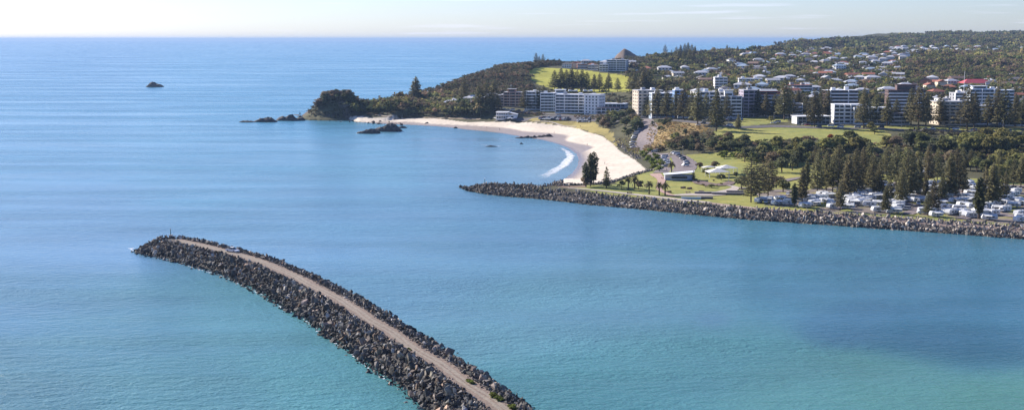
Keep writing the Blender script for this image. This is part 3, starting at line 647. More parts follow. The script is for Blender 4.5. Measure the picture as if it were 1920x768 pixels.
# ---------------------------------------------------------------- vegetation templates
def leafcloud(rng, blobs, n, leaf, squash=.8, up=.35):
    """n leaf-clump quads scattered through ellipsoid blobs [(x,y,z,r)], mostly near their skins"""
    w = np.array([b[3] ** 2 for b in blobs]); which = rng.choice(len(blobs), n, p=w / w.sum()); Bl = np.array(blobs)[which]
    dv = rng.normal(size=(n, 3)); dv[:, 2] = np.abs(dv[:, 2]) * 1.0 - .35 * rng.random(n); dv /= np.linalg.norm(dv, axis=1)[:, None]
    rad = Bl[:, 3] * (rng.random(n) ** .35) * rng.uniform(.82, 1.1, n); c = Bl[:, :3] + dv * rad[:, None] * np.array([1, 1, squash])
    nrm = dv + rng.normal(scale=.65, size=(n, 3)) + np.array([0, 0, up]); nrm /= np.linalg.norm(nrm, axis=1)[:, None]
    a = np.cross(nrm, rng.normal(size=(n, 3))); a /= np.linalg.norm(a, axis=1)[:, None]; b = np.cross(nrm, a)
    s = leaf * rng.uniform(.55, 1.3, n)[:, None]; s2 = s * rng.uniform(.5, .9, n)[:, None]
    V = np.stack([c - a * s - b * s2 * .4, c + a * s * .3 - b * s2, c + a * s + b * s2 * .3, c - a * s * .2 + b * s2], 1).reshape(-1, 3)
    return V, np.arange(4 * n).reshape(n, 4)
def blobs_for(rng, w, h, n, base=.35):
    o = []
    for i in range(n):
        a = rng.uniform(0, 6.28); r = w * .5 * math.sqrt(rng.random()) * .72; z = h * rng.uniform(base, .84) * (1 - .25 * (r / (w * .5)))
        o.append((math.cos(a) * r, math.sin(a) * r, z, w * rng.uniform(.17, .27)))
    o.append((0, 0, h * .72, w * .27)); return o
bark = mat('bark', (.10, .075, .055), .95, var=.25, scale=1.5)
LEAF = {
 'olive': mat('leaf_olive', (.165, .17, .065), .75, var=.35, scale=.35, rnd=.30, spec=.15),
 'dark': mat('leaf_dark', (.125, .135, .066), .75, var=.3, scale=.35, rnd=.25, spec=.15),
 'brown': mat('leaf_brown', (.20, .15, .095), .8, var=.3, scale=.35, rnd=.25, spec=.15),
 'light': mat('leaf_light', (.23, .215, .07), .75, var=.3, scale=.35, rnd=.2, spec=.15),
 'pine': mat('leaf_pine', (.185, .17, .088), .8, var=.3, scale=.5, rnd=.28, spec=.12),
 'shrub': mat('leaf_shrub', (.16, .19, .040), .8, var=.3, scale=.4, rnd=.25, spec=.12),
 'red': mat('leaf_red', (.30, .09, .035), .8, var=.3, scale=.5, spec=.12)}
for m_ in LEAF.values(): leafy(m_, .5)
def broadleaf_proto(i, kind, w, h, nl, leaf, name='broadleaf_tree', nb=10):
    rng = np.random.default_rng(100 + i); bl = blobs_for(rng, w, h, nb)
    t = thing(name, 'tree', 'tree')
    mb = MB(); mb.tube((0, 0, -.5), (rng.uniform(-.3, .3), rng.uniform(-.3, .3), h * .42), w * .035 + .08, w * .022 + .05, 7)
    for b in bl[:6]: mb.tube((0, 0, h * rng.uniform(.22, .4)), (b[0] * .9, b[1] * .9, b[2]), w * .017 + .04, .05, 5)
    mb.obj('trunk', bark, t)
    V, Fc = leafcloud(rng, bl, nl, leaf); link('crown', mesh_np('crown', V, Fc, [LEAF[kind]]), t); return t
BROAD = [broadleaf_proto(0, 'olive', 9, 9, 900, .55), broadleaf_proto(1, 'dark', 10, 9, 950, .55), broadleaf_proto(2, 'brown', 9, 8, 800, .5), broadleaf_proto(3, 'light', 10, 8.5, 850, .55),
         broadleaf_proto(4, 'olive', 7, 10, 800, .5), broadleaf_proto(5, 'dark', 8, 11, 900, .5)]
SHR = [broadleaf_proto(10 + i, k, 6, 3.6, 420, .45, 'shrub', 7) for i, k in enumerate(['olive', 'brown', 'shrub', 'dark'])]
REDT = broadleaf_proto(30, 'red', 6, 5, 420, .5, 'coral_tree')
def pine_proto(i, H, w, tiers, shape='cone', kind='pine', dens=1.0, name='norfolk_pine'):
    """columnar araucaria: straight trunk, whorls of near-horizontal boughs carrying clumped needles"""
    rng = np.random.default_rng(300 + i); t = thing(name, 'pine', 'pine tree')
    mb = MB(); mb.tube((0, 0, -.5), (0, 0, H * .5), .42, .28, 7); mb.tube((0, 0, H * .5), (rng.uniform(-.2, .2), 0, H), .28, .04, 6)
    Vs = []; z0 = H * (.16 if shape != 'palm' else .5)
    for k in range(tiers):
        u = k / (tiers - 1); z = z0 + (H * .985 - z0) * u
        if shape == 'cone': rad = w * .5 * (1 - u) ** .62 * rng.uniform(.82, 1.1) + .25
        elif shape == 'column': rad = w * .5 * (1 - u ** 4) ** .5 * rng.uniform(.75, 1.1) * (.55 + .45 * min(1, u * 4)) + .2
        else: rad = w * .5 * (1 - (2 * u - .9) ** 2 * .6) * rng.uniform(.8, 1.1)
        nb = 6 if u < .8 else 5; a0 = rng.uniform(0, 6.28)
        for b in range(nb):
            a = a0 + b * 6.283 / nb + rng.uniform(-.25, .25); L = rad * rng.uniform(.78, 1.12); lift = .22 * L * (u + .1) if shape == 'cone' else .1 * L
            if rng.random() < .06: continue
            ex, ey, ez = math.cos(a) * L, math.sin(a) * L, z + lift
            mb.tube((0, 0, z), (ex * .92, ey * .92, ez), .07, .03, 3, cap=False)
            m = max(4, int(L * 5.0 * dens)); s = rng.uniform(.15, 1.0, m) ** .8; c = np.stack([ex * s, ey * s, z + (ez - z) * s + rng.uniform(-.22, .28, m)], 1)
            c[:, :2] += rng.normal(scale=.16 * L * .45 + .05, size=(m, 2)); nn = rng.normal(scale=.5, size=(m, 3)) + np.array([0, 0, 1]); nn /= np.linalg.norm(nn, axis=1)[:, None]
            dirv = np.array([math.cos(a), math.sin(a), .15]) + rng.normal(scale=.35, size=(m, 3)); aa = np.cross(nn, dirv); aa /= np.linalg.norm(aa, axis=1)[:, None]; bb_ = np.cross(aa, nn)
            sl_ = rng.uniform(.42, .85, m)[:, None] * (1.15 - .35 * u); sw = sl_ * .5
            Vs.append(np.stack([c - bb_ * sl_, c + aa * sw, c + bb_ * sl_, c - aa * sw], 1).reshape(-1, 3))
    V = np.concatenate(Vs); mb.obj('trunk', bark, t); link('crown', mesh_np('crown', V, np.arange(len(V)).reshape(-1, 4), [LEAF[kind]]), t); return t
PINE = [pine_proto(0, 24, 12, 24), pine_proto(1, 24, 11, 26), pine_proto(2, 24, 12.5, 22), pine_proto(3, 24, 10.5, 27), pine_proto(4, 24, 9.5, 30, dens=1.3)]
YOUNG = pine_proto(6, 13, 5.6, 13, dens=.9, name='young_norfolk_pine')
COLM = [pine_proto(7, 19, 6.0, 24, 'column', 'dark', 1.5, 'columnar_pine'), pine_proto(8, 19, 5.2, 22, 'column', 'dark', 1.5, 'columnar_pine')]
CYP = pine_proto(9, 15, 3.6, 22, 'column', 'dark', 2.2, 'cypress')
BUNYA = [pine_proto(10, 22, 15, 15, 'round', 'pine', 1.2, 'spreading_pine'), pine_proto(11, 22, 14, 17, 'round', 'pine', 1.2, 'spreading_pine')]
def palm_proto():
    rng = np.random.default_rng(55); t = thing('date_palm', 'palm', 'palm tree'); mb = MB(); mb.tube((0, 0, -.3), (0, 0, 5.6), .42, .34, 8); mb.tube((0, 0, 5.5), (0, 0, 6.2), .55, .5, 8); mb.obj('trunk', bark, t)
    V = []
    for i in range(58):
        a = rng.uniform(0, 6.28); el = rng.uniform(-.55, 1.25); L = rng.uniform(2.8, 3.5); p = np.array([0, 0, 6.1]); dr = np.array([math.cos(a) * math.cos(el), math.sin(a) * math.cos(el), math.sin(el)]); sd_ = np.array([-math.sin(a), math.cos(a), 0]); N_ = 6; prev = None
        for k in range(N_ + 1):
            u = k / N_; c = p + dr * L * u - np.array([0, 0, 1]) * 1.5 * u * u; w = .42 * math.sin(math.pi * min(1, u * .85 + .15)); cur = (c - sd_ * w - np.array([0, 0, .12]), c + sd_ * w - np.array([0, 0, .12]))
            if prev is not None: V += [prev[0], prev[1], cur[1], cur[0]]
            prev = cur
    V = np.array(V); link('crown', mesh_np('crown', V, np.arange(len(V)).reshape(-1, 4), [LEAF['pine']]), t); return t
PALM = palm_proto()
def put(proto, px, py, hpx=None, H=None, label=None, group=None, wid=1.0, g=None):
    """stand a tree on the ground seen at (px,py); hpx: its height in photo pixels, H: prototype height"""
    g = g or gp(px, py)
    if g is None: return None
    x, y, z = g; D = y * CP - (z - HC) * SP
    s = 1.0 if hpx is None else hpx * D / F / H
    o = place(proto, x, y, z, random.uniform(0, 6.28), s * wid, label, group, sz=s); return o

# ---- named trees: rows by (column, foot row, top row)
rowB = [(1213,221,181),(1222,222,176),(1232,222,163),(1250,223,163),(1266,224,172),(1281,225,160),(1296,226,172),(1308,236,160),(1324,226,175),(1343,246,168),(1362,224,176),(1384,243,213),(1393,217,152),(1404,219,160),(1421,220,168),(1436,222,173),(1452,221,176),(1470,225,146),(1480,222,160),(1496,219,168),(1512,221,174),(1527,238,166),(1540,222,160),(1552,223,168),(1566,224,196),(1619,240,165),(1641,233,178),(1663,236,180),(1680,232,186),(1708,235,165),(1722,240,158),(1736,236,172),(1762,235,177),(1776,232,190),(1813,243,160),(1826,240,172),(1851,238,178),(1869,239,162),(1882,240,168),(1903,237,175),(1916,238,190)]
for i, (x, b, t) in enumerate(rowB):
    put(PINE[i % 4], x, b, b - t, 24, f"tall Norfolk pine, {ORD[i % 20]} {'counting from the beach' if i < 20 else 'counting on past the middle'} along the street of apartments", 'pines along the apartment street', 1.08)
rowC = [(866,215,188),(898,208,160),(912,207,152),(926,205,150),(984,206,165),(992,205,170),(1010,206,163),(1019,206,160),(1028,206,166),(1036,205,172),(1040,170,132),(1052,170,128),(1062,171,131),(1072,172,126),(1082,172,132),(1091,173,130),(1100,173,135),(1114,172,139),(1124,173,138),(1141,172,138),(1158,172,146),(1161,204,182),(1181,172,140),(1190,174,135),(1198,176,140),(1206,178,132),(1216,176,130)]
for i, (x, b, t) in enumerate(rowC):
    D_ = b; put(PINE[(i * 3) % 4], x, b, b - t, 24, f"Norfolk pine, {ORD[i]} from the headland among those round the white hotel and grassy hill", 'pines round the hotel and grassy hill', 1.3)
for i, (x, b, t) in enumerate([(1005,118,99),(1011,117,105),(1018,117,101)]): put(PINE[i], x, b, b - t, 24, ['largest','smallest','spreading'][i] + ' of three pines alone on the crest of the headland hill', 'pines on the hill crest', 1.25)
put(PINE[4], 780, 192, 48, 24, 'big layered Norfolk pine rising above the headland wood', None, 1.55)
for i, (x, b, t) in enumerate([(854,164,149),(870,196,146)]): put(PINE[2], x, b, b - t, 24, ['small','tall'][i] + ' sparse flat-topped pine on the ridge before the sea', None, .95)
knoll = [(1247,106,84),(1259,106,93),(1268,112,88),(1276,110,84),(1284,110,82),(1290,108,80),(1297,108,83),(1303,108,86),(1311,97,79),(1316,97,78),(1321,97,79),(1326,98,78),(1331,97,80),(1336,98,79),(1341,98,81),(1349,98,83),(1353,98,84),(1363,99,84),(1368,100,88),(1383,100,86),(1272,118,92),(1282,120,94),(1293,118,92),(1300,116,96)]
for i, (x, b, t) in enumerate(knoll): put(PINE[i % 4], x, b, b - t, 24, f"distant pine, {ORD[i]} from the rocky hill in the row standing against the sea", 'far pines on the skyline', 1.15)
# breakwall tip group
for i, (x, b, t) in enumerate([(1098,350,303),(1107,349,287),(1113,347,284)]): put(COLM[i % 2], x, b, b - t, 19, ['shortest','middle','tallest'][i] + ' of three dark columnar pines at the beach end of the breakwall', 'columnar pines by the breakwall', .85)
put(SHR[1], 1099, 350, 18, 3.6, 'small brown tree at the foot of the columnar pines')
put(YOUNG, 1137, 353, 40, 13, 'young open Norfolk pine standing alone beside the beach')
for i, (x, b) in enumerate([(1178,356),(1190,354),(1217,364),(1236,366),(1247,367),(1259,326)]):
    put(PALM, x, b, 28 if i != 5 else 26, 8.2, ORD[i] + ' date palm from the sea along the park lawn' if i < 5 else 'date palm between the beach car park and the kiosk', 'date palms on the park lawn', 1.0)
for i, (x, b, h) in enumerate([(1165,353,16),(1197,355,20)]): put(BROAD[2 * i], x, b, h, 9, ['bare brown round tree','dark round tree'][i] + ' among the palms on the park lawn')
# park and caravan ground pines
front = [('B',1408,379,303),('B',1440,368,298),('B',1424,372,306),('C',1489,388,343),('P',1504,380,312),('P',1532,363,290),('P',1549,358,282),('P',1561,360,290),('P',1575,395,337),('P',1590,372,288),('P',1602,366,280),('P',1618,358,275),('P',1636,362,286),('P',1648,368,300),('P',1660,400,348),('P',1668,374,330),('P',1690,384,315),('P',1700,376,278),('P',1709,368,285),('P',1722,362,292),('P',1739,404,358),('P',1750,398,335),('P',1757,340,277),('P',1766,378,322),('P',1780,372,286),('P',1792,368,276),('P',1804,362,300),('C',1835,410,332),('P',1846,386,310),('P',1860,388,304),('P',1872,380,312),('P',1884,372,320),('P',1900,350,296),('P',1914,352,290),('P',1512,352,300),('P',1572,348,268),('P',1628,344,262),('P',1680,348,270),('P',1740,345,270),('P',1735,372,328)]
for i, (k, x, b, t) in enumerate(front):
    pr, H_ = (BUNYA[i % 2], 22) if k == 'B' else (CYP, 15) if k == 'C' else (PINE[i % 5], 24)
    lab = {'B': ['broad', 'pale-topped', 'dense'][i % 3] + ' spreading pine between the picnic lawn and the first caravans', 'C': ['narrow dark cypress behind the breakwall near the first caravans', 'tall narrow cypress among the caravans towards the river'][0 if i < 10 else 1],
           'P': f"Norfolk pine, {ORD[i % 28]} from the beach among the {'front' if i < 28 else 'back'} caravans"}[k]
    put(pr, x, b, b - t, H_, lab, 'pines in the caravan park' if k == 'P' else None, .95 if k == 'P' else 1.0)

# ---- woods and hedges: individuals near, one mass far
def sample_poly(pp, n, rng, foot=True):
    pl = gpoly(pp); xs = [p[0] for p in pl]; ys = [p[1] for p in pl]; o = []
    tries = 0
    while len(o) < n and tries < n * 60:
        tries += 1; x = rng.uniform(min(xs), max(xs)); y = rng.uniform(min(ys), max(ys))
        if inpoly([x], [y], pl)[0] and all((x - a) ** 2 + (y - b) ** 2 > (2.6) ** 2 for a, b, _ in o): o.append((x, y, float(hz(x, y))))
    return o
prng = random.Random(21)
belts = [  # polygon on the ground, how many, protos, label, group, height range
 ([(1440,328),(1560,332),(1700,328),(1930,332),(1930,316),(1850,306),(1700,300),(1560,300),(1440,310)], 44, 'BBLP', 'tree in the dense dark belt behind the caravans', (7, 11.5)),
 ([(1400,318),(1560,296),(1700,290),(1930,290),(1930,268),(1700,272),(1560,276),(1440,280),(1380,300)], 62, 'BBL', 'tree on the wooded bank above the caravan park', (8, 12)),
 ([(1232,284),(1290,286),(1400,287),(1400,268),(1330,262),(1290,256),(1262,262)], 50, 'BD', 'brown-green scrub tree on the bank below the street', (4.5, 8)),
 ([(1222,240),(1236,226),(1262,228),(1250,245),(1228,255)], 10, 'BD', 'scrubby tree beside the bend of the beach road', (4, 6)),
 ([(1122,236),(1130,222),(1185,218),(1200,240),(1178,262),(1150,250)], 30, 'BD', 'rounded tree between the beach lawn and the beach road', (6, 10)),
 ([(1860,300),(1925,330),(1925,272),(1870,268),(1800,268),(1770,285)], 22, 'L', 'sunlit pale-green tree on the river end of the wooded bank', (9, 13)),
 ([(596,208),(672,210),(668,196),(650,184),(615,184),(600,196)], 34, 'D', 'dark wind-shaped tree on top of the rocky headland knob', (6, 11)),
]
PR = {'B': BROAD, 'P': PINE[:3], 'D': [BROAD[1], BROAD[2], BROAD[5]], 'L': [BROAD[3], BROAD[0]]}
HP = {id(p): h for p, h in zip(BROAD, (9, 9, 8, 8.5, 10, 11))}
nindiv = 0
for pp, n, kinds, lab, (h0, h1) in belts:
    for (x, y, z) in sample_poly(pp, n, prng):
        k = prng.choice(kinds); pr = prng.choice(PR[k]); H_ = 24 if k == 'P' else HP[id(pr)]; hh = prng.uniform(h0, h1) * (1.45 if k == 'P' else 1)
        place(pr, x, y, z, prng.uniform(0, 6.28), hh / H_ * prng.uniform(.95, 1.25), ('dark pine standing ' + lab.replace('tree ', '', 1)) if k == 'P' else 'leafy ' + lab, ('pines ' if k == 'P' else '') + 'trees: ' + lab, sz=hh / H_); nindiv += 1
# park odds: single small trees
for i, (x, y, h, pr, lab) in enumerate([(1300,338,18,YOUNG,'small dark conifer beside the picnic garden'),(1312,316,13,BROAD[2],'small bare brown tree on the lawn behind the picnic garden'),(1340,316,15,BROAD[2],'feathery brown tree behind the picnic pavilion'),(1326,330,16,BROAD[0],'bushy tree in the picnic garden'),(1352,338,13,BROAD[1],'low dark tree in front of the picnic pavilion'),(1380,334,14,BROAD[5],'dark rounded tree beside the pavilion sail'),(1390,354,26,BROAD[1],'dark broad tree at the edge of the picnic lawn'),(1411,345,30,BROAD[5],'tall dark tree on the caravan side of the picnic lawn'),(1468,360,26,BROAD[0],'open olive tree behind the first caravans'),(1455,352,24,BROAD[2],'brown tree among the first caravans'),(1446,230,13,BROAD[3],'light spreading tree under the tall street pine'),(1632,246,18,BROAD[3],'yellow-green tree at the street edge of the lawn'),(1640,252,14,BROAD[0],'dull green tree beside the street-edge lawn'),(1884,338,30,BROAD[3],'wide domed pale-green tree at the river end of the caravan park'),(1868,340,34,BROAD[3],'tall domed yellow-green tree behind the cypress'),(1334,352,7,SHR[0],'sparse sapling in the bark garden bed')]):
    Hh = {YOUNG.name: 13, SHR[0].name: 3.6}.get(pr.name, HP.get(id(pr), 9)); put(pr, x, y, h, Hh, lab, None, 1.2)
put(REDT, 1557, 263, 12, 5, 'orange-red coral tree at the lower edge of the lawn')
for (x, y) in [(1212,292),(1218,298),(1226,296),(1222,306),(1230,308),(1234,300),(1216,286),(1206,291),(1232,316),(1226,318),(1238,312),(1237,321),(1221,312),(1213,303),(1240,306),(1205,296)]:
    g = gp(x, y); place(SHR[2], *g, prng.uniform(0, 6), prng.uniform(.7, 1.05), 'bright green dune shrub between the sand and the car park', 'dune shrubs beside the car park')
for (x, y) in [(1352,285),(1362,284),(1372,285),(1382,284),(1392,285),(1400,284),(1410,285),(1358,288),(1378,288),(1398,288)]:
    g = gp(x, y + 9); place(SHR[2], *g, prng.uniform(0, 6), prng.uniform(.8, 1.1), 'light green shrub in the hedge at the foot of the scrubby bank', 'light green hedge shrubs')
for (x, y) in [(880,204),(893,210),(905,213),(918,213),(874,212),(888,216),(902,218),(862,214)]:
    g = gp(x, y); place(BROAD[5 if x % 2 else 1], *g, prng.uniform(0, 6), prng.uniform(.95, 1.25), 'dense dark tree in the shaded clump behind the surf club', 'dark trees behind the surf club')
for (px, py, s) in [(884,716,.36),(880,713,.3),(928,742,.4),(934,747,.42),(922,738,.3),(940,750,.3),(962,764,.45),(766,652,.2),(771,655,.18)]:
    g = at(px, py, 4.6); place(SHR[2], g[0], g[1], 4.2, prng.uniform(0, 6), s, f"low yellow-green bush growing between the {'road edge and the rocks' if px > 800 else 'gravel and the rocks farther along'} of the near breakwater", 'bushes on the breakwater, ' + ('near' if px > 800 else 'far'), sz=s * .8)

# ---- the mass: scrub and forest on the hills (one object)
vr = np.random.default_rng(77)
def lt(seed, n, leaf, w=2.0, h=1.7, nb=5):
    r = np.random.default_rng(seed); return leafcloud(r, [(r.normal() * .45, r.normal() * .45, .55 + r.random() * .5, .55) for _ in range(nb)], n, leaf, .8, .5)
TREET = [lt(s, 90, .20) for s in range(6)]; FART = [lt(50 + s, 46, .30) for s in range(5)]
# ---------------------------------------------------------------- buildings
def wm(n, c, rough=.7, **k): return mat(n, c, rough, var=k.pop('var', .06), scale=.3, **k)
GLASS = mat('window_glass', (.022, .03, .042), .22, spec=.35)
WHITE = wm('white_render', (.80, .78, .76)); CREAM = wm('cream_render', (.62, .52, .40)); BRICK = wm('salmon_brick', (.42, .20, .13)); GREYW = wm('grey_render', (.33, .33, .35))
BLUE = wm('blue_render', (.20, .32, .55)); BLUEG = wm('blue_grey_render', (.30, .36, .43)); BROWN = wm('brown_cladding', (.13, .08, .075)); REDR = wm('red_parapet', (.38, .06, .05)); PURP = wm('mauve_render', (.40, .35, .42))
ROOFG = wm('flat_roof_grey', (.42, .42, .43)); METAL = mat('roof_metal_white', (.72, .72, .73), .45, var=.05, scale=.2)
DARKR = wm('roof_dark_tile', (.12, .11, .12)); RTERR = wm('roof_terracotta', (.34, .13, .08)); RRED = mat('roof_pink_red', (.55, .10, .11), .6, var=.1, scale=.3); RBRN = wm('roof_brown_tile', (.20, .13, .10)); RBLU = wm('roof_blue_steel', (.32, .40, .48))
BUILT = []
_wc = {}
def pane_mesh(w, h, axis):
    k = (round(w, 1), round(h, 1), axis)
    if k not in _wc:
        mb = MB()
        if axis == 'x': mb.box(-w / 2, w / 2, -.05, .05, 0, h)
        else: mb.box(-.05, .05, -w / 2, w / 2, 0, h)
        _wc[k] = mb.mesh('window', GLASS)
    return _wc[k]
def apartment(px, py, w, d, n, rz, wall, label, name='apartment_block', sh=3.0, bands=None, fins=None, side=None, roofm=None, top=None, plant=True, base=0, nbay=None, curve=False, group=None, balc=True, z=None, endwin=True):
    """front face centre stands on the ground seen at (px,py); +x runs along the front, -y faces the camera; n storeys of height sh"""
    g = gp(px, py); x, y, gz = g; z = gz if z is None else z
    t = thing(name, label, 'building', (x, y, z), rz, group)
    H = n * sh; bands = bands or WHITE; side = side or wall; pts = [(-w/2, 0), (w/2, 0), (w/2, d), (-w/2, d)]
    if curve: pts = [(-w/2 + w * .5 * (1 - math.cos(a)) * .55 if False else -w/2 * math.cos(a) , -3.5 * math.sin(a)) for a in [k * math.pi / 10 for k in range(11)]] + [(w/2, d), (-w/2, d)]
    MB().prism(pts, -3, H).obj('wall', wall, t)
    fy = lambda u: -3.5 * math.sqrt(max(0, 1 - (2 * u / w) ** 2)) if curve else 0.0
    rf = MB().prism([(a * 1.02, b - .3 if b <= 0 else b + .3) for a, b in pts], H + .003, H + .45).obj('roof', roofm or ROOFG, t)
    if plant:
        rs = random.Random(int(px)); mb_ = None
        for i in range(max(1, int(w / 12))):
            cx = -w / 2 + w * (i + .5) / max(1, int(w / 12)) + rs.uniform(-2, 2)
            MB().box(cx - 1.8, cx + 1.8, d * .4, d * .4 + 3.5, H + .46, H + rs.uniform(1.8, 3.2)).obj('plant_room', rs.choice([WHITE, GREYW]), rf)
    nb = nbay or max(3, int(w / 3.8)); bw = w / nb
    for s in range(base, n):
        for b_ in range(nb):
            cx = -w / 2 + bw * (b_ + .5); o = link('window', pane_mesh(bw * .84, sh * .68, 'x'), t, (cx, fy(cx) - .06, s * sh + .35))
        if endwin:
            ns = max(1, int(d / 5))
            for sx in (-1, 1):
                for b_ in range(ns): link('window', pane_mesh(1.6, sh * .5, 'y'), t, (sx * (w / 2 + .06) if not curve else sx * (w / 2 + .02), d * (b_ + .5) / ns, s * sh + .8))
        if balc:
            if curve:
                P1 = [(-w/2 * math.cos(a) * 1.03, -5.0 * math.sin(a) - .2) for a in [k * math.pi / 12 for k in range(13)]]; P0 = [(-w/2 * math.cos(a), -3.55 * math.sin(a)) for a in [k * math.pi / 12 for k in range(13)]]
                MB().prism(P1 + P0[::-1], s * sh - .15, s * sh + .95).obj('balcony', bands, t)
            else:
                MB().box(-w / 2 + .3, w / 2 - .3, -1.7, -.12, s * sh - .15, s * sh + .1).box(-w / 2 + .3, w / 2 - .3, -1.72, -1.6, s * sh + .1, s * sh + 1.0).obj('balcony', bands, t)
    for u in (fins or []):
        MB().box(u * w - .3, u * w + .3, -1.95, -.02, 0, H + .6).obj('wall_fin', bands, t)
    if top:   # (fraction x0,x1, storeys, material)
        x0, x1, k, m_ = top; MB().box(x0 * w, x1 * w, d * .2, d * .8, H + .46, H + .46 + k * sh).obj('penthouse', m_, t)
        link('window', pane_mesh((x1 - x0) * w * .8, sh * .5, 'x'), t, ((x0 + x1) / 2 * w, d * .2 - .06, H + 1.2))
        MB().box(x0 * w - .8, x1 * w + .8, d * .2 - .8, d * .8 + .8, H + .463 + k * sh, H + .75 + k * sh).obj('penthouse_roof', roofm or ROOFG, t)
    BUILT.append((x, y, max(w, d) * .75)); return t
# hotel group by the beach
apartment(962, 200, 20, 14, 5, -.15, BRICK, 'salmon brick apartment block beside the white hotel', bands=wm('cream_band', (.55, .42, .34)), fins=[-.5, -.18, .14, .5], top=(-.3, .1, 1, BRICK))
apartment(948, 199, 11, 12, 4, -.15, GREYW, 'small grey apartment block with a white roof edge left of the brick one', bands=GREYW, roofm=METAL, plant=False)
apartment(1001, 206, 20, 14, 6, .0, GREYW, 'headland wing of the white beachfront hotel, narrow with bold white balconies', name='hotel_wing', fins=[-.4, .1, .5], sh=3.1, roofm=METAL)
apartment(1038, 208, 27, 16, 6, -.05, BLUEG, 'middle wing of the white beachfront hotel, partly behind dark pines', name='hotel_wing', fins=[-.5, 0, .45], sh=3.0, top=(.05, .45, 1, WHITE), roofm=METAL)
apartment(1085, 212, 47, 17, 6, -.22, BLUEG, 'long main wing of the white beachfront hotel with square window end wall', name='hotel_wing', fins=[-.5, -.3, 0, .12, .35, .5], sh=3.0, side=WHITE, roofm=METAL)
g = gp(1112, 213); t = thing('hotel_end_wall', 'white end tower of the beachfront hotel with small square windows', 'building', (g[0] - 2, g[1] - 4, g[2]), -.55)
MB().box(-8, 8, 0, 14, -3, 18.6).obj('wall', WHITE, t); MB().box(-8.2, 8.2, -.2, 14.2, 18.603, 19.1).obj('roof', METAL, t)
for s in range(6):
    for u in (-5.5, -1.8, 1.8, 5.5): link('window', pane_mesh(1.4, 1.4, 'x'), t, (u, -.06, s * 3 + 1))
    for v in (3, 7, 11): link('window', pane_mesh(1.4, 1.4, 'y'), t, (8.06, v, s * 3 + 1))
for px_c, lab in ((1075, 'arched white roof sail on the main hotel wing, nearer the sea'), (1103, 'arched white roof sail on the main hotel wing, nearer the end tower')):
    g = gp(px_c, 206); mb = MB(); mb.prof([(-5, 0), (-4.5, 1.6), (0, .6), (4.5, 1.6), (5, 0), (0, .2)], -2, 2); o = tag(mb.obj('roof_sail', METAL), lab, 'shade sail'); o.location = (g[0], g[1] + 9, g[2] + 19.0)
# surf club
g = gp(949, 223); t = thing('surf_club', 'white two-storey surf club with a stepped roof behind the beach', 'building', (g[0], g[1], g[2]), -.12)
MB().box(-10, 2, 0, 12, -1, 6.6).box(2.002, 10.5, 1, 12, -1, 4.2).obj('wall', WHITE, t); MB().box(-10.6, 2.6, -.8, 12.5, 6.603, 6.95).obj('roof', METAL, t); MB().prof([(2.65, 6.2), (11, 4.203), (11, 4.5), (2.65, 6.5)], .6, 12.4).obj('roof', METAL, t)
for u in range(5): link('window', pane_mesh(1.8, 1.4, 'x'), t, (-8.6 + u * 2.3, -.06, 4.2)); link('window', pane_mesh(1.7, 1.8, 'x'), t, (-8.6 + u * 2.3, -.06, .6))
link('window', pane_mesh(2.4, 1.4, 'x'), t, (6, .94, 1.4)); MB().box(-10.3, 2.3, -1.5, -.12, 3.1, 3.3).obj('balcony', WHITE, t)
# long apartment street
apartment(1219, 219, 24, 15, 8, .25, CREAM, 'rounded cream apartment tower at the beach end of the street', curve=True, bands=wm('warm_band', (.66, .56, .48)))
apartment(1250, 220, 27, 16, 7, .05, BLUEG, 'grey-blue apartment block behind the first street pines', fins=[-.5, 0, .5], roofm=METAL)
apartment(1274, 221, 9, 16, 8, 0, BLUE, 'narrow bright blue end block of the apartment street', balc=False, nbay=2, roofm=METAL)
apartment(1300, 221, 27, 16, 6, -.05, GREYW, 'long grey apartment block with a white roof edge in the middle of the street', fins=[-.5, .5], roofm=METAL, top=(.1, .35, 1, WHITE))
apartment(1340, 220, 26, 16, 7, -.05, BLUEG, 'apartment block with even white balcony lines in the middle of the street', fins=[-.5, -.2, .15, .5], sh=3.1)
apartment(1370, 221, 18, 16, 6, -.1, BLUEG, 'apartment block with a white rooftop lift house', fins=[-.5, 0, .5], sh=3.0, top=(-.3, .1, 1.6, WHITE))
apartment(1408, 220, 14, 15, 8, .1, PURP, 'narrow mauve apartment block with a yellow panelled side', balc=False, nbay=3, sh=2.9)
apartment(1437, 219, 25, 16, 6, -.05, GREYW, 'apartment block with a dark red parapet and white balconies', fins=[-.5, -.08, .5], sh=3.1, top=(-.48, .48, 1, REDR), plant=False)
apartment(1486, 221, 16, 14, 4, .05, GREYW, 'low grey apartment block behind the tall street pine', sh=3.0, fins=[-.5, .5])
apartment(1577, 214, 29, 15, 7, -.03, BROWN, 'apartment block with strong black and white balcony stripes', bands=WHITE, sh=3.0, roofm=METAL, fins=[-.35, .2])
apartment(1594, 232, 26, 14, 5, -.06, WHITE, 'white and glass apartment block facing the street lawn, beach half', sh=3.0, fins=[-.5, -.2, 0, .25, .5], roofm=METAL, plant=False)
apartment(1634, 233, 28, 14, 4, -.06, BLUEG, 'white and glass apartment block facing the street lawn, river half', sh=3.2, fins=[-.5, -.1, .15, .5], roofm=METAL, plant=False)
apartment(1699, 212, 33, 15, 7, -.08, BROWN, 'apartment tower with white bands under a stepped dark brown top', bands=WHITE, sh=2.9, top=(-.25, .25, 1.6, BROWN), roofm=BROWN, plant=False)
apartment(1686, 234, 17, 12, 3, .1, GREYW, 'low grey gabled block in front of the brown-topped tower', sh=2.9, roofm=DARKR, plant=False)
apartment(1792, 234, 30, 15, 7, .12, CREAM, 'curved cream apartment block lit warm by the sun', curve=True, bands=CREAM, sh=2.6)
apartment(1837, 233, 18, 14, 5, -.1, GREYW, 'white and grey apartment block with curved balconies next to the cream one', curve=True, sh=2.9)
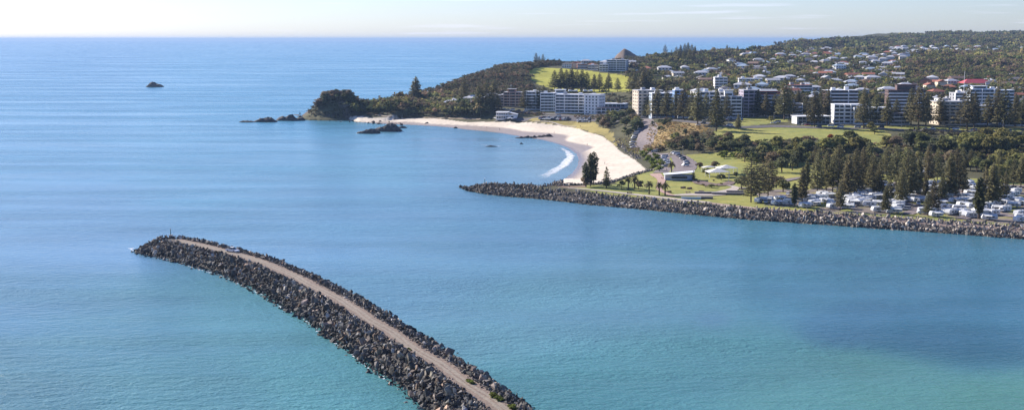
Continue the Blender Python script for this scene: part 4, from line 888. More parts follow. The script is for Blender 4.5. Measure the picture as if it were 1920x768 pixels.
apartment(1813, 205, 24, 14, 5, .05, GREYW, 'grey apartment block behind the curved cream one', sh=3.0, fins=[-.5, .5])
apartment(1845, 212, 26, 14, 7, -.1, BLUEG, 'blue-green glass apartment block with a domed white roof', sh=3.0, fins=[-.5, -.1, .3, .5], roofm=METAL, top=(-.4, .1, .8, METAL))
apartment(1877, 206, 22, 14, 6, -.1, BLUEG, 'pale blue apartment block half hidden by the last tall pines', sh=3.0, roofm=METAL)
apartment(1782, 203, 22, 12, 3, .1, WHITE, 'low white flats between the brown-topped and grey towers', sh=3.0)
apartment(1903, 236, 18, 12, 3, -.05, GREYW, 'small dark-roofed flats behind the last pines', sh=3, roofm=DARKR, plant=False)
apartment(1738, 228, 12, 10, 3, .05, BRICK, 'small brick flats behind the street pines', sh=3, plant=False)
apartment(1156, 133, 26, 16, 5, -.3, BLUEG, 'large white apartment block on top of the grassy hill', sh=2.9, fins=[-.5, 0, .5], roofm=METAL)
apartment(1132, 134, 12, 12, 3, -.2, WHITE, 'smaller white apartment block next to the large one on the hill', sh=3)
apartment(1112, 131, 14, 12, 2, -.1, GREYW, 'grey flats on top of the grassy hill', sh=3)
apartment(1092, 129, 14, 12, 2, 0, BRICK, 'brown brick flats on top of the grassy hill', sh=3)
apartment(1407, 163, 26, 15, 3, -.1, WHITE, 'white flats with a ridged roof among the hillside trees', sh=3, roofm=METAL)
apartment(1352, 166, 14, 12, 4, 0, WHITE, 'small white tower house rising behind the apartment street', sh=3)
apartment(1500, 176, 26, 14, 3, .1, GREYW, 'grey flats under a small terracotta roof behind the street', sh=3, roofm=RTERR)
apartment(1148, 206, 26, 16, 2, -.3, BLUEG, 'low blue-grey building with a pale flat roof beside the hotel end tower', sh=3, roofm=METAL, plant=False, balc=False)
apartment(1140, 213, 22, 10, 2, -.1, WHITE, 'low white building under a dark red roof beside the hotel end tower', sh=2.8, roofm=wm('dark_red_roof', (.2, .06, .05)), plant=False, balc=False)
# restaurant
g = gp(1528, 233); t = thing('restaurant', 'low glass-fronted restaurant with a thin pale roof beside the street', 'building', g, .12)
MB().box(-14, 12, 0, 13, -1, 6.2).obj('wall', GREYW, t); MB().box(-15.5, 13, -2, 14, 6.203, 6.5).obj('roof', METAL, t); MB().box(-14.8, -14.003, .5, 12.5, .2, 6).obj('wall', WHITE, t)
for u in range(8): link('window', pane_mesh(2.5, 2.1, 'x'), t, (-12 + u * 3.2, -.06, 3.6)); link('window', pane_mesh(2.5, 2.1, 'x'), t, (-12 + u * 3.2, -.06, .6))
# ---- houses
def house_proto(i, w, d, h, rm, wmm, hip=True, wins=3):
    t = thing('house', 'house', 'house'); MB().box(-w/2, w/2, -d/2, d/2, -2.5, h).obj('wall', wmm, t)
    a, b = w/2 + .6, d/2 + .6; k = (b if hip else 0); rh = d * .22; mb = MB()
    mb.add([(-a,-b,h),(a,-b,h),(a,b,h),(-a,b,h),(-a+k,0,h+rh),(a-k,0,h+rh)], [(0,1,5,4),(2,3,4,5),(1,2,5),(3,0,4),(0,3,2,1)]); mb.v[-1][:, 2] += .003
    r_ = mb.obj('roof', rm, t)
    if i % 2 == 0: MB().box(w*.22, w*.22+.8, .6, 1.4, h + .3, h + rh + .9).obj('chimney', wmm, r_)
    for u in range(wins): link('window', pane_mesh(1.8, 1.3, 'x'), t, (-w/2 + w*(u+.5)/wins, -d/2 - .06, 1.1 if h < 4 else 3.8))
    if h > 4:
        for u in range(wins): link('window', pane_mesh(1.6, 1.3, 'x'), t, (-w/2 + w*(u+.5)/wins, -d/2 - .06, .9))
    else: MB().box(-.5, .5, -d/2 - .08, -d/2 - .004, 0, 2.1).obj('door', BROWN, t)
    MB().box(-w/2, w/2 - 1, -d/2 - 2.6, -d/2 - .61, (h if h < 4 else 2.8) - .35, (h if h < 4 else 2.8) - .2).obj('verandah_roof', rm, t)
    return t
HS = [('white-roofed', mat('house_roof_pale', (.50, .50, .52), .6, var=.12, scale=.2), wm('house_white', (.52, .50, .47))), ('terracotta-roofed', RTERR, CREAM), ('dark-roofed', DARKR, WHITE), ('brown-roofed', RBRN, BRICK), ('steel-blue-roofed', RBLU, WHITE), ('grey-roofed', ROOFG, CREAM)]
HOUSE = []
for i, (nm, rm_, wl) in enumerate(HS): HOUSE.append((nm, [house_proto(i, 13, 9, 3.0, rm_, wl), house_proto(i + 1, 15, 10, 5.8, rm_, wl, i % 2 == 0, 4)]))
def far_house(i):
    nm, rm_, wl = HS[i]; t = thing('house', 'house', 'house'); MB().box(-7, 7, -4.5, 4.5, -3, 3.4).obj('wall', wl, t)
    MB().add([(-7.6,-5.1,3.403),(7.6,-5.1,3.403),(7.6,5.1,3.403),(-7.6,5.1,3.403),(-3,0,5.6),(3,0,5.6)], [(0,1,5,4),(2,3,4,5),(1,2,5),(3,0,4),(0,3,2,1)]).obj('roof', rm_, t); return t
FARH = [far_house(i) for i in range(6)]
hr = random.Random(9); placed = []
def okspot(x, y, r):
    for a, b, q_ in BUILT:
        if (x - a) ** 2 + (y - b) ** 2 < (r + q_) ** 2: return False
    return True
zones = [ # pixel polygon of feet, count, zone name, weights (white,terr,dark,brown,blue,grey)
 ([(1210,200),(1290,195),(1560,190),(1925,196),(1925,165),(1700,160),(1560,160),(1400,165),(1215,180)], 62, 'on the flat behind the apartment street', (4,2,2,1,2,2)),
 ([(1190,142),(1210,128),(1300,118),(1400,112),(1560,118),(1560,160),(1400,165),(1290,160),(1230,148)], 84, 'on the tree-covered slope below the skyline pines', (6,2,2,2,2,3)),
 ([(1560,112),(1680,116),(1690,160),(1560,160)], 46, 'on the wooded slope in the middle of the town', (6,2,2,1,1,3)),
 ([(1380,110),(1400,102),(1500,100),(1600,102),(1700,104),(1700,116),(1560,114)], 50, 'on the long ridge before the far hills', (7,2,1,1,1,3)),
 ([(1660,96),(1700,92),(1850,90),(1900,96),(1880,106),(1700,110)], 40, 'in the white cluster high on the far hill', (8,1,1,0,1,2)),
 ([(1480,98),(1520,92),(1560,94),(1560,100)], 7, 'on the bare shoulder of the far hill', (8,1,1,1,0,1)),
 ([(1700,170),(1925,172),(1925,150),(1870,150),(1760,152)], 20, 'at the foot of the forested hill', (5,3,2,1,1,2)),
 ([(1050,128),(1085,123),(1130,120),(1200,122),(1205,133),(1185,138),(1160,130),(1100,128)], 14, 'on the hilltop near the rocky hill', (4,2,2,3,0,2)),
 ([(1560,104),(1920,104),(1920,93),(1700,91)], 60, 'scattered below the far ridge', (8,1,1,1,0,2)),
 ([(835,196),(880,190),(935,190),(935,200),(840,203)], 6, 'among the trees on the headland', (6,1,1,0,0,1))]
for pp, n, zone, wts in zones:
    pl = gpoly(pp); xs = [p[0] for p in pl]; ys = [p[1] for p in pl]; c = 0; tries = 0
    while c < n and tries < 4000:
        tries += 1; fpx = hr.uniform(min(p[0] for p in pp), max(p[0] for p in pp)); fpy = hr.uniform(min(p[1] for p in pp), max(p[1] for p in pp))
        if not inpoly([fpx], [fpy], pp)[0]: continue
        g = gp(fpx, fpy)
        if not g: continue
        x, y, z = g
        if not okspot(x, y, 9): continue
        k = hr.choices(range(6), wts)[0]; near = y < 2000
        pr = hr.choice(HOUSE[k][1]) if near else FARH[k]; s = hr.uniform(.85, 1.25)
        place(pr, x, y, z + (.5 if near else 3.0), hr.choice([0, .3, -.3, 1.57, 1.2, -.5, .1]) + hr.uniform(-.15, .15), s, f"{HS[k][0]} house {zone}", f"{HS[k][0]} houses {zone}")
        BUILT.append((x, y, 7)); c += 1
# red-roofed hall
g = gp(1834, 164); t = thing('hall', 'large hall with a bright pink-red roof below the forest', 'building', g, .1); MB().box(-17, 17, 0, 16, -2, 5).obj('wall', CREAM, t)
MB().add([(-18,-1,5.003),(18,-1,5.003),(18,17,5.003),(-18,17,5.003),(-10,8,9.5),(10,8,9.5)], [(0,1,5,4),(2,3,4,5),(1,2,5),(3,0,4),(0,3,2,1)]).obj('roof', RRED, t)
for u in range(8): link('window', pane_mesh(2, 1.6, 'x'), t, (-14 + u * 4, -.06, 1.6))
BUILT.append((g[0], g[1], 16))

# ---- now the mass of trees around everything
def mass():
    P_, S_, T_, W_ = [], [], [], []
    def add(pl_px, step, smin, smax, cols, prob=1.0, keepoff=4, jit=1):
        pl = gpoly(pl_px)
        if len(pl) < 3: return
        xs = [p[0] for p in pl]; ys = [p[1] for p in pl]; x, y = jitter_grid(min(xs), max(xs), min(ys), max(ys), step, vr); k = inpoly(x, y, pl) & (vr.random(len(x)) < prob); x, y = x[k], y[k]; z = hz(x, y)
        k = z > 1.0
        for a, b, r in BUILT:
            k &= (x - a) ** 2 + (y - b - 0) ** 2 > (r + keepoff) ** 2
            k &= ~((np.abs(x - a * y / b) < r * .9) & (y < b) & (y > b - keepoff * 3.2 - r - (50 if b > 2500 else 0)))
        x, y, z = x[k], y[k], z[k]; n = len(x); s = vr.uniform(smin, smax, n) * (0.55 + .95 * vnoise(x, y, 45)); c = np.array(cols)[vr.integers(0, len(cols), n)] * vr.uniform(.7, 1.3, (n, 1)) * (0.55 + .85 * vnoise(x + 77, y, 80))[:, None]
        P_.append(np.stack([x, y, z - .1 * s], 1)); S_.append(np.stack([s, s, s * vr.uniform(.85, 1.25, n)], 1)); T_.append(c); W_.append(y > 1900)
    OL = [(.075,.08,.033),(.06,.068,.03),(.095,.08,.045),(.05,.062,.028),(.11,.105,.04)]; DK = [(.042,.040,.027),(.055,.044,.034),(.038,.042,.026),(.05,.045,.032)]; BR = [(.085,.06,.045),(.062,.048,.036),(.05,.048,.03)]
    add([(668,216),(700,212),(760,214),(840,218),(900,216),(925,212),(930,200),(900,186),(850,180),(800,184),(760,186),(720,192),(690,200),(665,208)], 6.0, 3.6, 7.2, BR + OL)
    add([(660,222),(700,217),(800,220),(880,222),(930,216),(1000,216),(1060,220),(1060,218),(1000,212),(930,206),(860,210),(740,212),(665,216)], 4.0, 1.0, 2.2, BR, .8)
    hillp = [(930,200),(985,190),(1000,166),(985,140),(1000,127),(1050,122),(1000,112),(960,118),(900,138),(860,152),(815,172),(790,186),(850,190),(890,196)]
    add(hillp, 5.2, 2.2, 4.6, DK + BR)
    # the far side of the headland crest, seen edge-on
    bx_ = np.array([pd(px, D) for px, D in [(690,1445),(760,1495),(830,1590),(880,1700),(940,1830),(1000,1940),(1060,2060),(1120,2250),(1200,2380),(1240,2300),(1200,1980),(1100,1870),(1000,1740),(900,1580),(840,1500),(760,1425)]])
    xs, ys = bx_[:, 0], bx_[:, 1]; x, y = jitter_grid(xs.min(), xs.max(), ys.min(), ys.max(), 6, vr); k = inpoly(x, y, [tuple(p) for p in bx_]); x, y = x[k], y[k]; z = hz(x, y); k = z > 2
    kx, ky = pd(1168, 2440); k &= np.hypot(x - kx, y - ky) > 38
    for a, b, r in BUILT: k &= (x - a) ** 2 + (y - b) ** 2 > (r + 4) ** 2
    hill_g = np.array(GP_['hill']); k &= ~inpoly(x, y, GP_['hill']) & (vr.random(len(x)) < .8); x, y, z = x[k], y[k], z[k]; n = len(x); s = vr.uniform(2, 3.8, n)
    P_.append(np.stack([x, y, z], 1)); S_.append(np.stack([s, s, s], 1)); T_.append(np.array(DK)[vr.integers(0, 4, n)] * vr.uniform(.7, 1.3, (n, 1))); W_.append(y > 1900)
    add([(935,206),(985,205),(1120,214),(1180,218),(1190,205),(1190,178),(1100,172),(1020,168),(1000,176),(985,186),(930,196)], 9, 2.5, 4.5, DK, .55)
    add([(1190,204),(1560,196),(1925,205),(1925,150),(1700,150),(1560,150),(1290,150),(1185,172)], 9, 3.0, 5.6, OL + DK, .85, 2.5)
    add([(1160,146),(1205,118),(1300,106),(1400,102),(1560,106),(1700,106),(1700,155),(1560,152),(1290,152),(1190,150)], 10, 3.5, 6.4, OL + DK, .88, 1.5)
    add([(1190,178),(1260,165),(1260,160),(1206,162),(1186,160),(1186,172)], 8, 3, 5, DK, .8)
    add([(1690,158),(1760,156),(1925,158),(1925,104),(1840,104),(1760,108),(1700,116)], 8, 4.0, 6.5, OL + BR, 1.0, 2)
    add([(1925,104),(1700,107),(1390,104),(1440,92),(1500,82),(1560,76),(1620,74),(1680,68),(1750,63),(1800,59),(1850,64),(1925,63)], 15, 5, 8.5, OL + DK, .85, 6)
    # behind the frame edge
    add([(1925,330),(2200,340),(2250,150),(1925,150)], 12, 4, 6.5, OL, .7)
    add([(1925,150),(2250,150),(2250,64),(1925,64)], 20, 6, 11, OL, .9)
    # ground cover of the banks
    add([(1205,285),(1216,240),(1230,228),(1300,236),(1340,246),(1290,262),(1240,284)], 3.2, .6, 1.4, [(.16,.11,.06),(.12,.10,.05),(.2,.15,.07),(.08,.07,.04)], .8, 0)
    add([(1240,286),(1420,290),(1560,300),(1700,300),(1925,296),(1925,268),(1760,270),(1700,276),(1560,268),(1420,268),(1300,252)], 4.5, 1.3, 2.6, BR + OL, .8, 0)
    add([(1380,300),(1440,306),(1560,300),(1700,300),(1925,300),(1925,290),(1700,288),(1440,290)], 5, 1.6, 3.2, DK + OL, .8, 0)
    add([(985,214),(1040,219),(1100,224),(1160,226),(1170,215),(1100,212)], 4.0, 1.3, 2.8, BR, .9, 0)
    add([(1150,268),(1162,258),(1190,262),(1200,284),(1192,292),(1175,284)], 3, .7, 1.3, [(.13,.12,.05),(.1,.08,.05)], .6, 0)
    add([(1700,256),(1700,247),(1925,254),(1925,266),(1780,262)], 5, 1.8, 3, DK, .7, 0)
    kx, ky = pd(632, 1385); x, y = jitter_grid(kx - 30, kx + 30, ky - 30, ky + 34, 3.2, vr); z = hz(x, y); k = z > 4.5; x, y, z = x[k], y[k], z[k]; s = vr.uniform(1.2, 2.4, len(x))
    P_.append(np.stack([x, y, z - .3], 1)); S_.append(np.stack([s, s, s], 1)); T_.append(np.array(DK)[vr.integers(0, 4, len(x))] * .8); W_.append(y > 1900)
    p, s, c, w = map(np.concatenate, (P_, S_, T_, W_)); print('mass trees', len(p))
    ex = np.where(w, vr.integers(6, 11, len(p)), vr.integers(0, 6, len(p)))
    m = leafy(mat('forest_leaf', (2.3, 2.2, 2.0), .85, var=.25, scale=.5, tint=True, spec=.1), .5)
    tag(link('forest', scatter_mesh('forest', TREET + FART, p, s, vr, [m], c, tilt=.12, extra=ex)), 'olive and brown bushland and garden trees covering the hills', 'woodland', kind='stuff')
mass()
# ---------------------------------------------------------------- vehicles
TYRE = mat('tyre_rubber', (.02, .02, .02), .8); RIM = mat('rim_metal', (.45, .45, .46), .4, metal=.6); LAMP = mat('lamp_glass', (.6, .6, .58), .15); TAIL = mat('tail_lamp', (.4, .02, .02), .3)
def paint(n, c): return mat('paint_' + n, c, .35, spec=.5)
def wheels(t, xs, y, r=.33, w=.22):
    for x in xs:
        for s in (-1, 1):
            mb = MB(); mb.tube((x, s * (y - w), r), (x, s * y, r), r, r, 12); wl = mb.obj('wheel', TYRE, t); MB().tube((x, s * (y + .002), r), (x, s * (y + .02), r), r * .6, r * .6, 8).obj('rim', RIM, wl)
def car_proto(kind, pt, name='parked_car'):
    t = thing(name, 'car', 'car')
    if kind == 'hatch': L, hb, prof = 2.05, .86, [(-1.15,.86),(-.55,1.44),(1.25,1.46),(1.95,.92)]
    elif kind == 'sedan': L, hb, prof = 2.3, .84, [(-1.05,.84),(-.4,1.38),(.95,1.40),(1.65,.88)]
    elif kind == 'suv': L, hb, prof = 2.35, 1.02, [(-1.15,1.02),(-.55,1.74),(1.95,1.76),(2.25,1.06)]
    elif kind == 'ute': L, hb, prof = 2.6, 1.0, [(-1.1,1.0),(-.55,1.68),(.75,1.68),(.9,1.02)]
    else: L, hb, prof = 2.5, 1.15, [(-1.9,1.15),(-1.35,1.98),(2.4,2.02),(2.45,1.16)]
    MB().prof([(-L,.32),(-L-.05,.62),(-L+.12,hb-.16),(-1.1,hb),(L-.1,hb+.02),(L,.7),(L-.04,.32)], -.88, .88).obj('body', pt, t)
    k = MB(); P = prof; k.add([(P[0][0],-.80,P[0][1]+.003),(P[1][0],-.66,P[1][1]-.06),(P[2][0],-.66,P[2][1]-.06),(P[3][0],-.80,P[3][1]+.003),(P[0][0],.80,P[0][1]+.003),(P[1][0],.66,P[1][1]-.06),(P[2][0],.66,P[2][1]-.06),(P[3][0],.80,P[3][1]+.003)],
        [(0,1,2,3),(7,6,5,4),(0,4,5,1),(1,5,6,2),(2,6,7,3)]); k.obj('window', GLASS, t)
    MB().box(P[1][0]+.02, P[2][0]-.02, -.655, .655, P[1][1]-.057, P[1][1]).obj('roof', pt, t)
    if kind == 'ute': MB().box(1.0, L-.12, -.8, .8, hb+.022, hb+.1).obj('tray_cover', mat('tray_cover', (.05,.05,.05), .7), t)
    wheels(t, (-L*.62, L*.6), .9, .36 if kind in ('suv','ute','van') else .32)
    for s in (-1, 1): MB().box(-L-.06, -L+.02, s*.62-.16, s*.62+.16, .58, .74).obj('headlight', LAMP, t); MB().box(L-.03, L+.03, s*.68-.12, s*.68+.12, .66, .82).obj('tail_light', TAIL, t)
    return t
CARS = [('white', (.75,.75,.74)), ('silver', (.45,.46,.48)), ('dark grey', (.09,.09,.10)), ('blue', (.08,.14,.30)), ('black', (.02,.02,.022)), ('red', (.35,.03,.03))]
kn = ['hatch', 'suv', 'sedan', 'van']; nm = {'hatch': 'hatchback', 'suv': 'tall wagon', 'sedan': 'sedan', 'van': 'van'}
CP_ = {}
for ci, (c, rgb) in enumerate(CARS):
    for k in (kn if c in ('white', 'silver') else kn[:3] if c == 'dark grey' else [kn[ci % 3]]): CP_[(c, k)] = car_proto(k, paint(c.replace(' ', '_'), rgb))
vr2 = random.Random(31)
def pickcar():
    c = vr2.choices(['white', 'silver', 'dark grey', 'blue', 'black', 'red'], (10, 7, 4, 2, 2, 1))[0]; return vr2.choice([k for k in CP_ if k[0] == c])
cnt = {}
def park(px, py, rz, where, key=None, z=None):
    k = key or pickcar(); g = gp(px, py)
    if g is None: return
    i = cnt[where] = cnt.get(where, -1) + 1
    lab = f"{k[0]} {nm[k[1]]}, {ORD[i % 30]} {'' if i < 30 else 'back-row one '}{where}"
    place(CP_[k], g[0], g[1], (g[2] if z is None else z) + .34, rz, 1.0, lab[:200], 'cars ' + where)
A = math.atan2
# the lone vehicle on the breakwater
W_UTE = car_proto('ute', paint('bright_white', (.82, .82, .81)), 'parked_utility'); g = at(436, 472.5, 4.3); MB().box(-.95, -.85, -.9, .9, 1.1, 1.35).obj('bull_bar', RIM, W_UTE)
i_ = int(np.argmin(np.hypot(NW[:, 0] - g[0], NW[:, 1] - g[1]))); T = NW[i_ + 1] - NW[i_ - 1]
place(W_UTE, g[0], g[1], 4.43, math.atan2(T[1], T[0]) + math.pi + .25, 1.12, 'white utility pickup parked alone on the gravel road of the near breakwater')
for i, (x, y) in enumerate([(1263,288),(1268,290),(1272,293),(1276,296),(1280,299),(1283,302),(1286,305),(1288,308),(1285,312)]): park(x, y, .15 + i * .05, 'along the park edge of the beach car park', ('white', 'van') if i == 1 else None)
for (x, y) in [(1226,285.5),(1231,284.5),(1237,283.5)]: park(x, y, .35, 'at the top corner of the beach car park', ('white', 'suv') if x == 1226 else None)
for i, (x, y) in enumerate([(1246,295.5),(1244,299),(1249,302),(1247,306),(1252,307),(1254,312),(1247,313)]): park(x, y, .2, 'on the beach side of the car park', ('white', 'van') if y == 312 else None)
for (x, y) in [(1200,241),(1198,244.5),(1195,248),(1193,252),(1191,256),(1189,260),(1187,264),(1186,268.5),(1185,273),(1187,277.5)]: park(x, y, .35, 'down the sloping beach road')
for i in range(34): park(1012 + (i % 17) * 3.3 + vr2.uniform(-.4, .4), 222.0 + (i // 17) * 2.6 + (i % 17) * .05, 1.2 + vr2.uniform(-.1, .1), 'in the beachfront car park below the hotel')
for i in range(18): park(1084 + (i % 6) * 4.2 + vr2.uniform(-.4, .4), 223.5 + (i // 6) * 3.0, 1.2, 'in the car park at the corner of the beach lawn')
for (x, y) in [(945,206),(952,207),(961,207.5),(972,209),(985,210),(1003,212),(991,214),(1047,219),(1100,217)]: park(x, y, -.1, 'on the road in front of the hotel')
for i in range(16): park(1193 + (i % 8) * 5 + vr2.uniform(-.8, .8), 217 + (i // 8) * 3.2, vr2.choice([0, 1.4]), 'under the pines at the beach end of the street')
for i in range(22): park(1316 + (i % 11) * 7.6 + vr2.uniform(-1, 1), 224.5 + (i // 11) * 3.0, vr2.choice([.1, 1.4]), 'on the gravel lot between the street pines')
for (x, y) in [(1309,236),(1318,233),(1336,230),(1350,236),(1368,237),(1383,240)]: park(x, y, .1, 'at the lookout end of the street')
for (x, y) in [(1450,232),(1458,230.5),(1494,231),(1502,233),(1508,235),(1514,236.5),(1535,239.5),(1558,238),(1576,240),(1608,240),(1628,240),(1652,241),(1735,243),(1748,243),(1784,243),(1792,244),(1826,246),(1850,247),(1890,248)]: park(x, y, -.06, 'along the street above the lawn')
for (x, y) in [(1115,211),(1124,214),(1170,212),(1178,208),(1134,178),(1142,177),(1150,177)]: park(x, y, .1, 'behind the hotel end tower')
for (x, y) in [(1477,366),(1699,394),(1694,377),(1785,391),(1560,386),(1563,381),(1436,381),(1891,354),(1899,355),(1907,356),(1515,326),(1512,323),(1661,378),(1742,388),(1799,400),(1833,388),(1800,377),(1878,397),(1590,380),(1604,386),(1648,385),(1722,384)]: park(x, y, vr2.choice([.1, -.4, 1.3]), 'among the caravans')

# ---- caravans
VANW = mat('caravan_skin', (.64, .64, .64), .4, spec=.4); VANS = [mat('stripe_' + n, c, .5) for n, c in (('grey', (.25,.26,.28)), ('blue', (.08,.16,.35)), ('tan', (.38,.28,.18)))]
def caravan_proto(i, L=6.4, h=2.75, motor=False):
    t = thing('motorhome' if motor else 'caravan', 'van', 'caravan'); a = L / 2
    if motor: P = [(-a,.5),(-a,1.3),(-a+.5,1.5),(-a+1.1,1.95),(-a+.5,2.3),(-a+.6,2.9),(-a+1,3.05),(a-.1,3.05),(a,2.9),(a,.5)]
    else: P = [(-a,.75),(-a-.12,1.35),(-a+.25,h-.2),(-a+.6,h),(a-.3,h),(a,h-.3),(a,.6),(a-.8,.5),(-a+.8,.5)]
    MB().prof(P, -1.2, 1.2).obj('body', VANW, t)
    for s in (-1, 1):
        for x in ([-a*.3, a*.45] if not motor else [-a*.1, a*.5]): MB().box(x-.5, x+.5, s*1.2-(.03 if s<0 else -.002), s*1.2+(.03 if s>0 else -.002), 1.35, 1.95).obj('window', GLASS, t)
        MB().box(-a+.5, a-.05, s*1.2-(.02 if s<0 else -.002), s*1.2+(.02 if s>0 else -.002), .85, 1.05).obj('stripe', VANS[i % 3], t)
    MB().box(-a*.02-.35, -a*.02+.35, -1.235, -1.203, .55, 2.25).obj('door', VANS[0], t)
    MB().box(a*.1, a*.1+.9, -.4, .4, (3.053 if motor else h+.003), (3.25 if motor else h+.22)).obj('roof_hatch', VANS[0], t)
    wheels(t, (-a*.6, a*.55) if motor else (.15, .85), 1.16, .34)
    if not motor: MB().tube((-a-1.1, 0, .5), (-a, 0, .6), .06, .06, 5).tube((-a-1.1, 0, 0), (-a-1.1, 0, .5), .05, .05, 5).obj('drawbar', TYRE, t)
    if i % 2: mb = MB(); mb.add([(-a*.8,-1.24,2.5),(a*.8,-1.24,2.5),(a*.8,-3.9,2.2),(-a*.8,-3.9,2.2),(-a*.8,-1.24,2.56),(a*.8,-1.24,2.56),(a*.8,-3.9,2.26),(-a*.8,-3.9,2.26)], [(0,1,2,3),(7,6,5,4),(0,4,5,1),(2,6,7,3),(1,5,6,2),(3,7,4,0)]); [mb.tube((s*a*.78,-3.85,0),(s*a*.78,-3.85,2.2),.03,.03,4) for s in (-1,1)]; mb.obj('awning', mat('awning_canvas', (.62,.62,.60), .8), t)
    return t
CV = [caravan_proto(0), caravan_proto(1, 6.9), caravan_proto(2, 5.6, 2.6), caravan_proto(3, 6.2), caravan_proto(4, 7.2, motor=True), caravan_proto(5, 7.6, motor=True)]
def tent_proto():
    t = thing('annexe_tent', 'tent', 'tent'); MB().box(-2.6, 2.6, -2, 2, 0, 2.0).obj('tent_wall', mat('tent_wall', (.55,.53,.48), .85), t)
    MB().add([(-2.8,-2.2,2.003),(2.8,-2.2,2.003),(2.8,2.2,2.003),(-2.8,2.2,2.003),(-1.4,0,3.0),(1.4,0,3.0)], [(0,1,5,4),(2,3,4,5),(1,2,5),(3,0,4),(0,3,2,1)]).obj('roof', mat('tent_roof', (.74,.73,.70), .8), t); return t
TENT = tent_proto()
front_row = [(1423,380),(1435,379),(1480,384),(1509,389),(1560,391),(1589,391),(1646,397),(1675,399),(1734,401),(1755,406),(1822,408),(1855,412),(1912,416)]
for i, (x, y) in enumerate(front_row):
    g = gp(x, y); place(CV[(i * 5) % 6], *g, vr2.choice([-.15, .1, .55]) + (0 if i % 3 else .4), .98, f"white {'motorhome' if (i*5)%6 > 3 else 'caravan'}, {ORD[i]} from the beach in the front row along the breakwall path", 'vans in the front row along the breakwall')
rest = [(1462,376),(1456,384),(1516,379),(1522,375),(1530,382),(1534,373),(1541,375),(1541,368),(1552,370),(1563,384),(1594,375),(1595,381),(1602,383),(1609,383),(1590,376),(1619,380),(1626,376),(1633,375),(1612,368),(1616,361),(1628,364),(1638,365),(1648,361),(1631,350),(1655,348),(1684,388),(1682,382),(1689,376),(1700,378),(1717,379),(1722,363),(1727,357),(1733,354),(1743,348),(1744,399),(1756,393),(1731,398),(1775,400),(1773,391),(1786,392),(1837,403),(1863,403),(1849,390),(1871,394),(1884,396),(1811,372),(1818,365),(1820,351),(1811,358),(1824,359),(1846,344),(1854,346),(1895,369),(1902,367),(1890,374),(1911,405),(1916,411),(1580,360),(1570,352),(1598,352),(1672,360),(1664,354),(1760,356),(1766,346),(1783,352),(1792,344),(1868,370),(1858,362),(1905,380),(1660,370),(1641,372),(1706,360),(1776,372),(1788,380),(1840,394),(1866,384),(1605,375),(1622,371),(1637,358),(1646,353),(1526,385),(1546,380)]
rp = [(1600,388),(1760,402),(1918,414),(1918,352),(1800,342),(1660,342),(1600,356)]
while len(rest) < 118:
    x, y = vr2.uniform(1600, 1918), vr2.uniform(342, 412)
    if inpoly([x], [y], rp)[0] and all(abs(x - a) > 8 or abs(y - b) > 4 for a, b in rest): rest.append((x, y))
zn = lambda x, y: ('first' if x < 1560 else 'second' if x < 1670 else 'third' if x < 1790 else 'last') + ' cluster from the beach'
nn_ = {}
for i, (x, y) in enumerate(rest):
    g = gp(x, y)
    if i % 9 == 4: place(TENT, *g, .3 * (i % 5), vr2.uniform(.9, 1.3), f"pale peaked annexe tent among the vans of the {zn(x, y)}", 'annexe tents in the ' + zn(x, y)); continue
    k = vr2.randrange(6); j = nn_[zn(x, y)] = nn_.get(zn(x, y), -1) + 1
    place(CV[k], *g, vr2.choice([.5, .6, .45, -.2]) + vr2.uniform(-.1, .1), vr2.uniform(.88, 1.02), f"white {'motorhome' if k > 3 else 'caravan with awning' if k % 2 else 'caravan'}, {ORD[j % 30]} {'' if j < 30 else 'back-row '}one inside the {zn(x, y)}", 'vans inside the ' + zn(x, y))
# big white marquee and water tank
g = gp(1734, 330); t = thing('marquee', 'white domed marquee among the trees behind the caravans', 'tent', g); MB().prism([(3.4*math.cos(a), 3.4*math.sin(a)) for a in [k*math.pi/4 for k in range(8)]], 0, 2.6).obj('tent_wall', VANW, t)
mb = MB(); mb.tube((0,0,2.603),(0,0,4.8),3.6,.6,8); mb.obj('roof', mat('marquee_roof', (.8,.8,.8), .6), t)

# ---- kiosk, pavilion, garden, walls
g = gp(1273, 338); t = thing('kiosk', 'curved kiosk with a flaring white roof and painted wall on the park lawn', 'building', g, -.05)
arc = [(-8 + 16 * u, -2.2 * math.sin(math.pi * u) ** 1) for u in np.linspace(0, 1, 9)]
MB().prism(arc + [(8, 6), (-8, 6)], -.3, 3.1).obj('wall', wm('kiosk_wall', (.42, .44, .50)), t)
mb = MB(); pts = [(x * 1.08, y - 1.1) for x, y in arc] + [(9.6, 7.5), (-8.6, 7)]; n_ = len(pts)
mb.add([(x, y, 3.25 + .09 * (x + 8)) for x, y in pts] + [(x, y, 3.5 + .09 * (x + 8)) for x, y in pts], [tuple(range(n_))[::-1], tuple(range(n_, 2*n_))] + [(i, (i+1) % n_, n_ + (i+1) % n_, n_ + i) for i in range(n_)]); mb.obj('roof', METAL, t)
MB().box(-4.5, 4.5, -2.75, -2.45, 1.3, 2.6).obj('servery_opening', GLASS, t); MB().box(-5, 5, -3.1, -2.6, 1.0, 1.15).obj('counter', WHITE, t)
MB().prism([(x, y - .08) for x, y in arc] + [(x, y - .02) for x, y in arc[::-1]], .15, 1.0).obj('mural_panel', wm('mural', (.16, .24, .42), c2=(.5, .5, .5)), t)
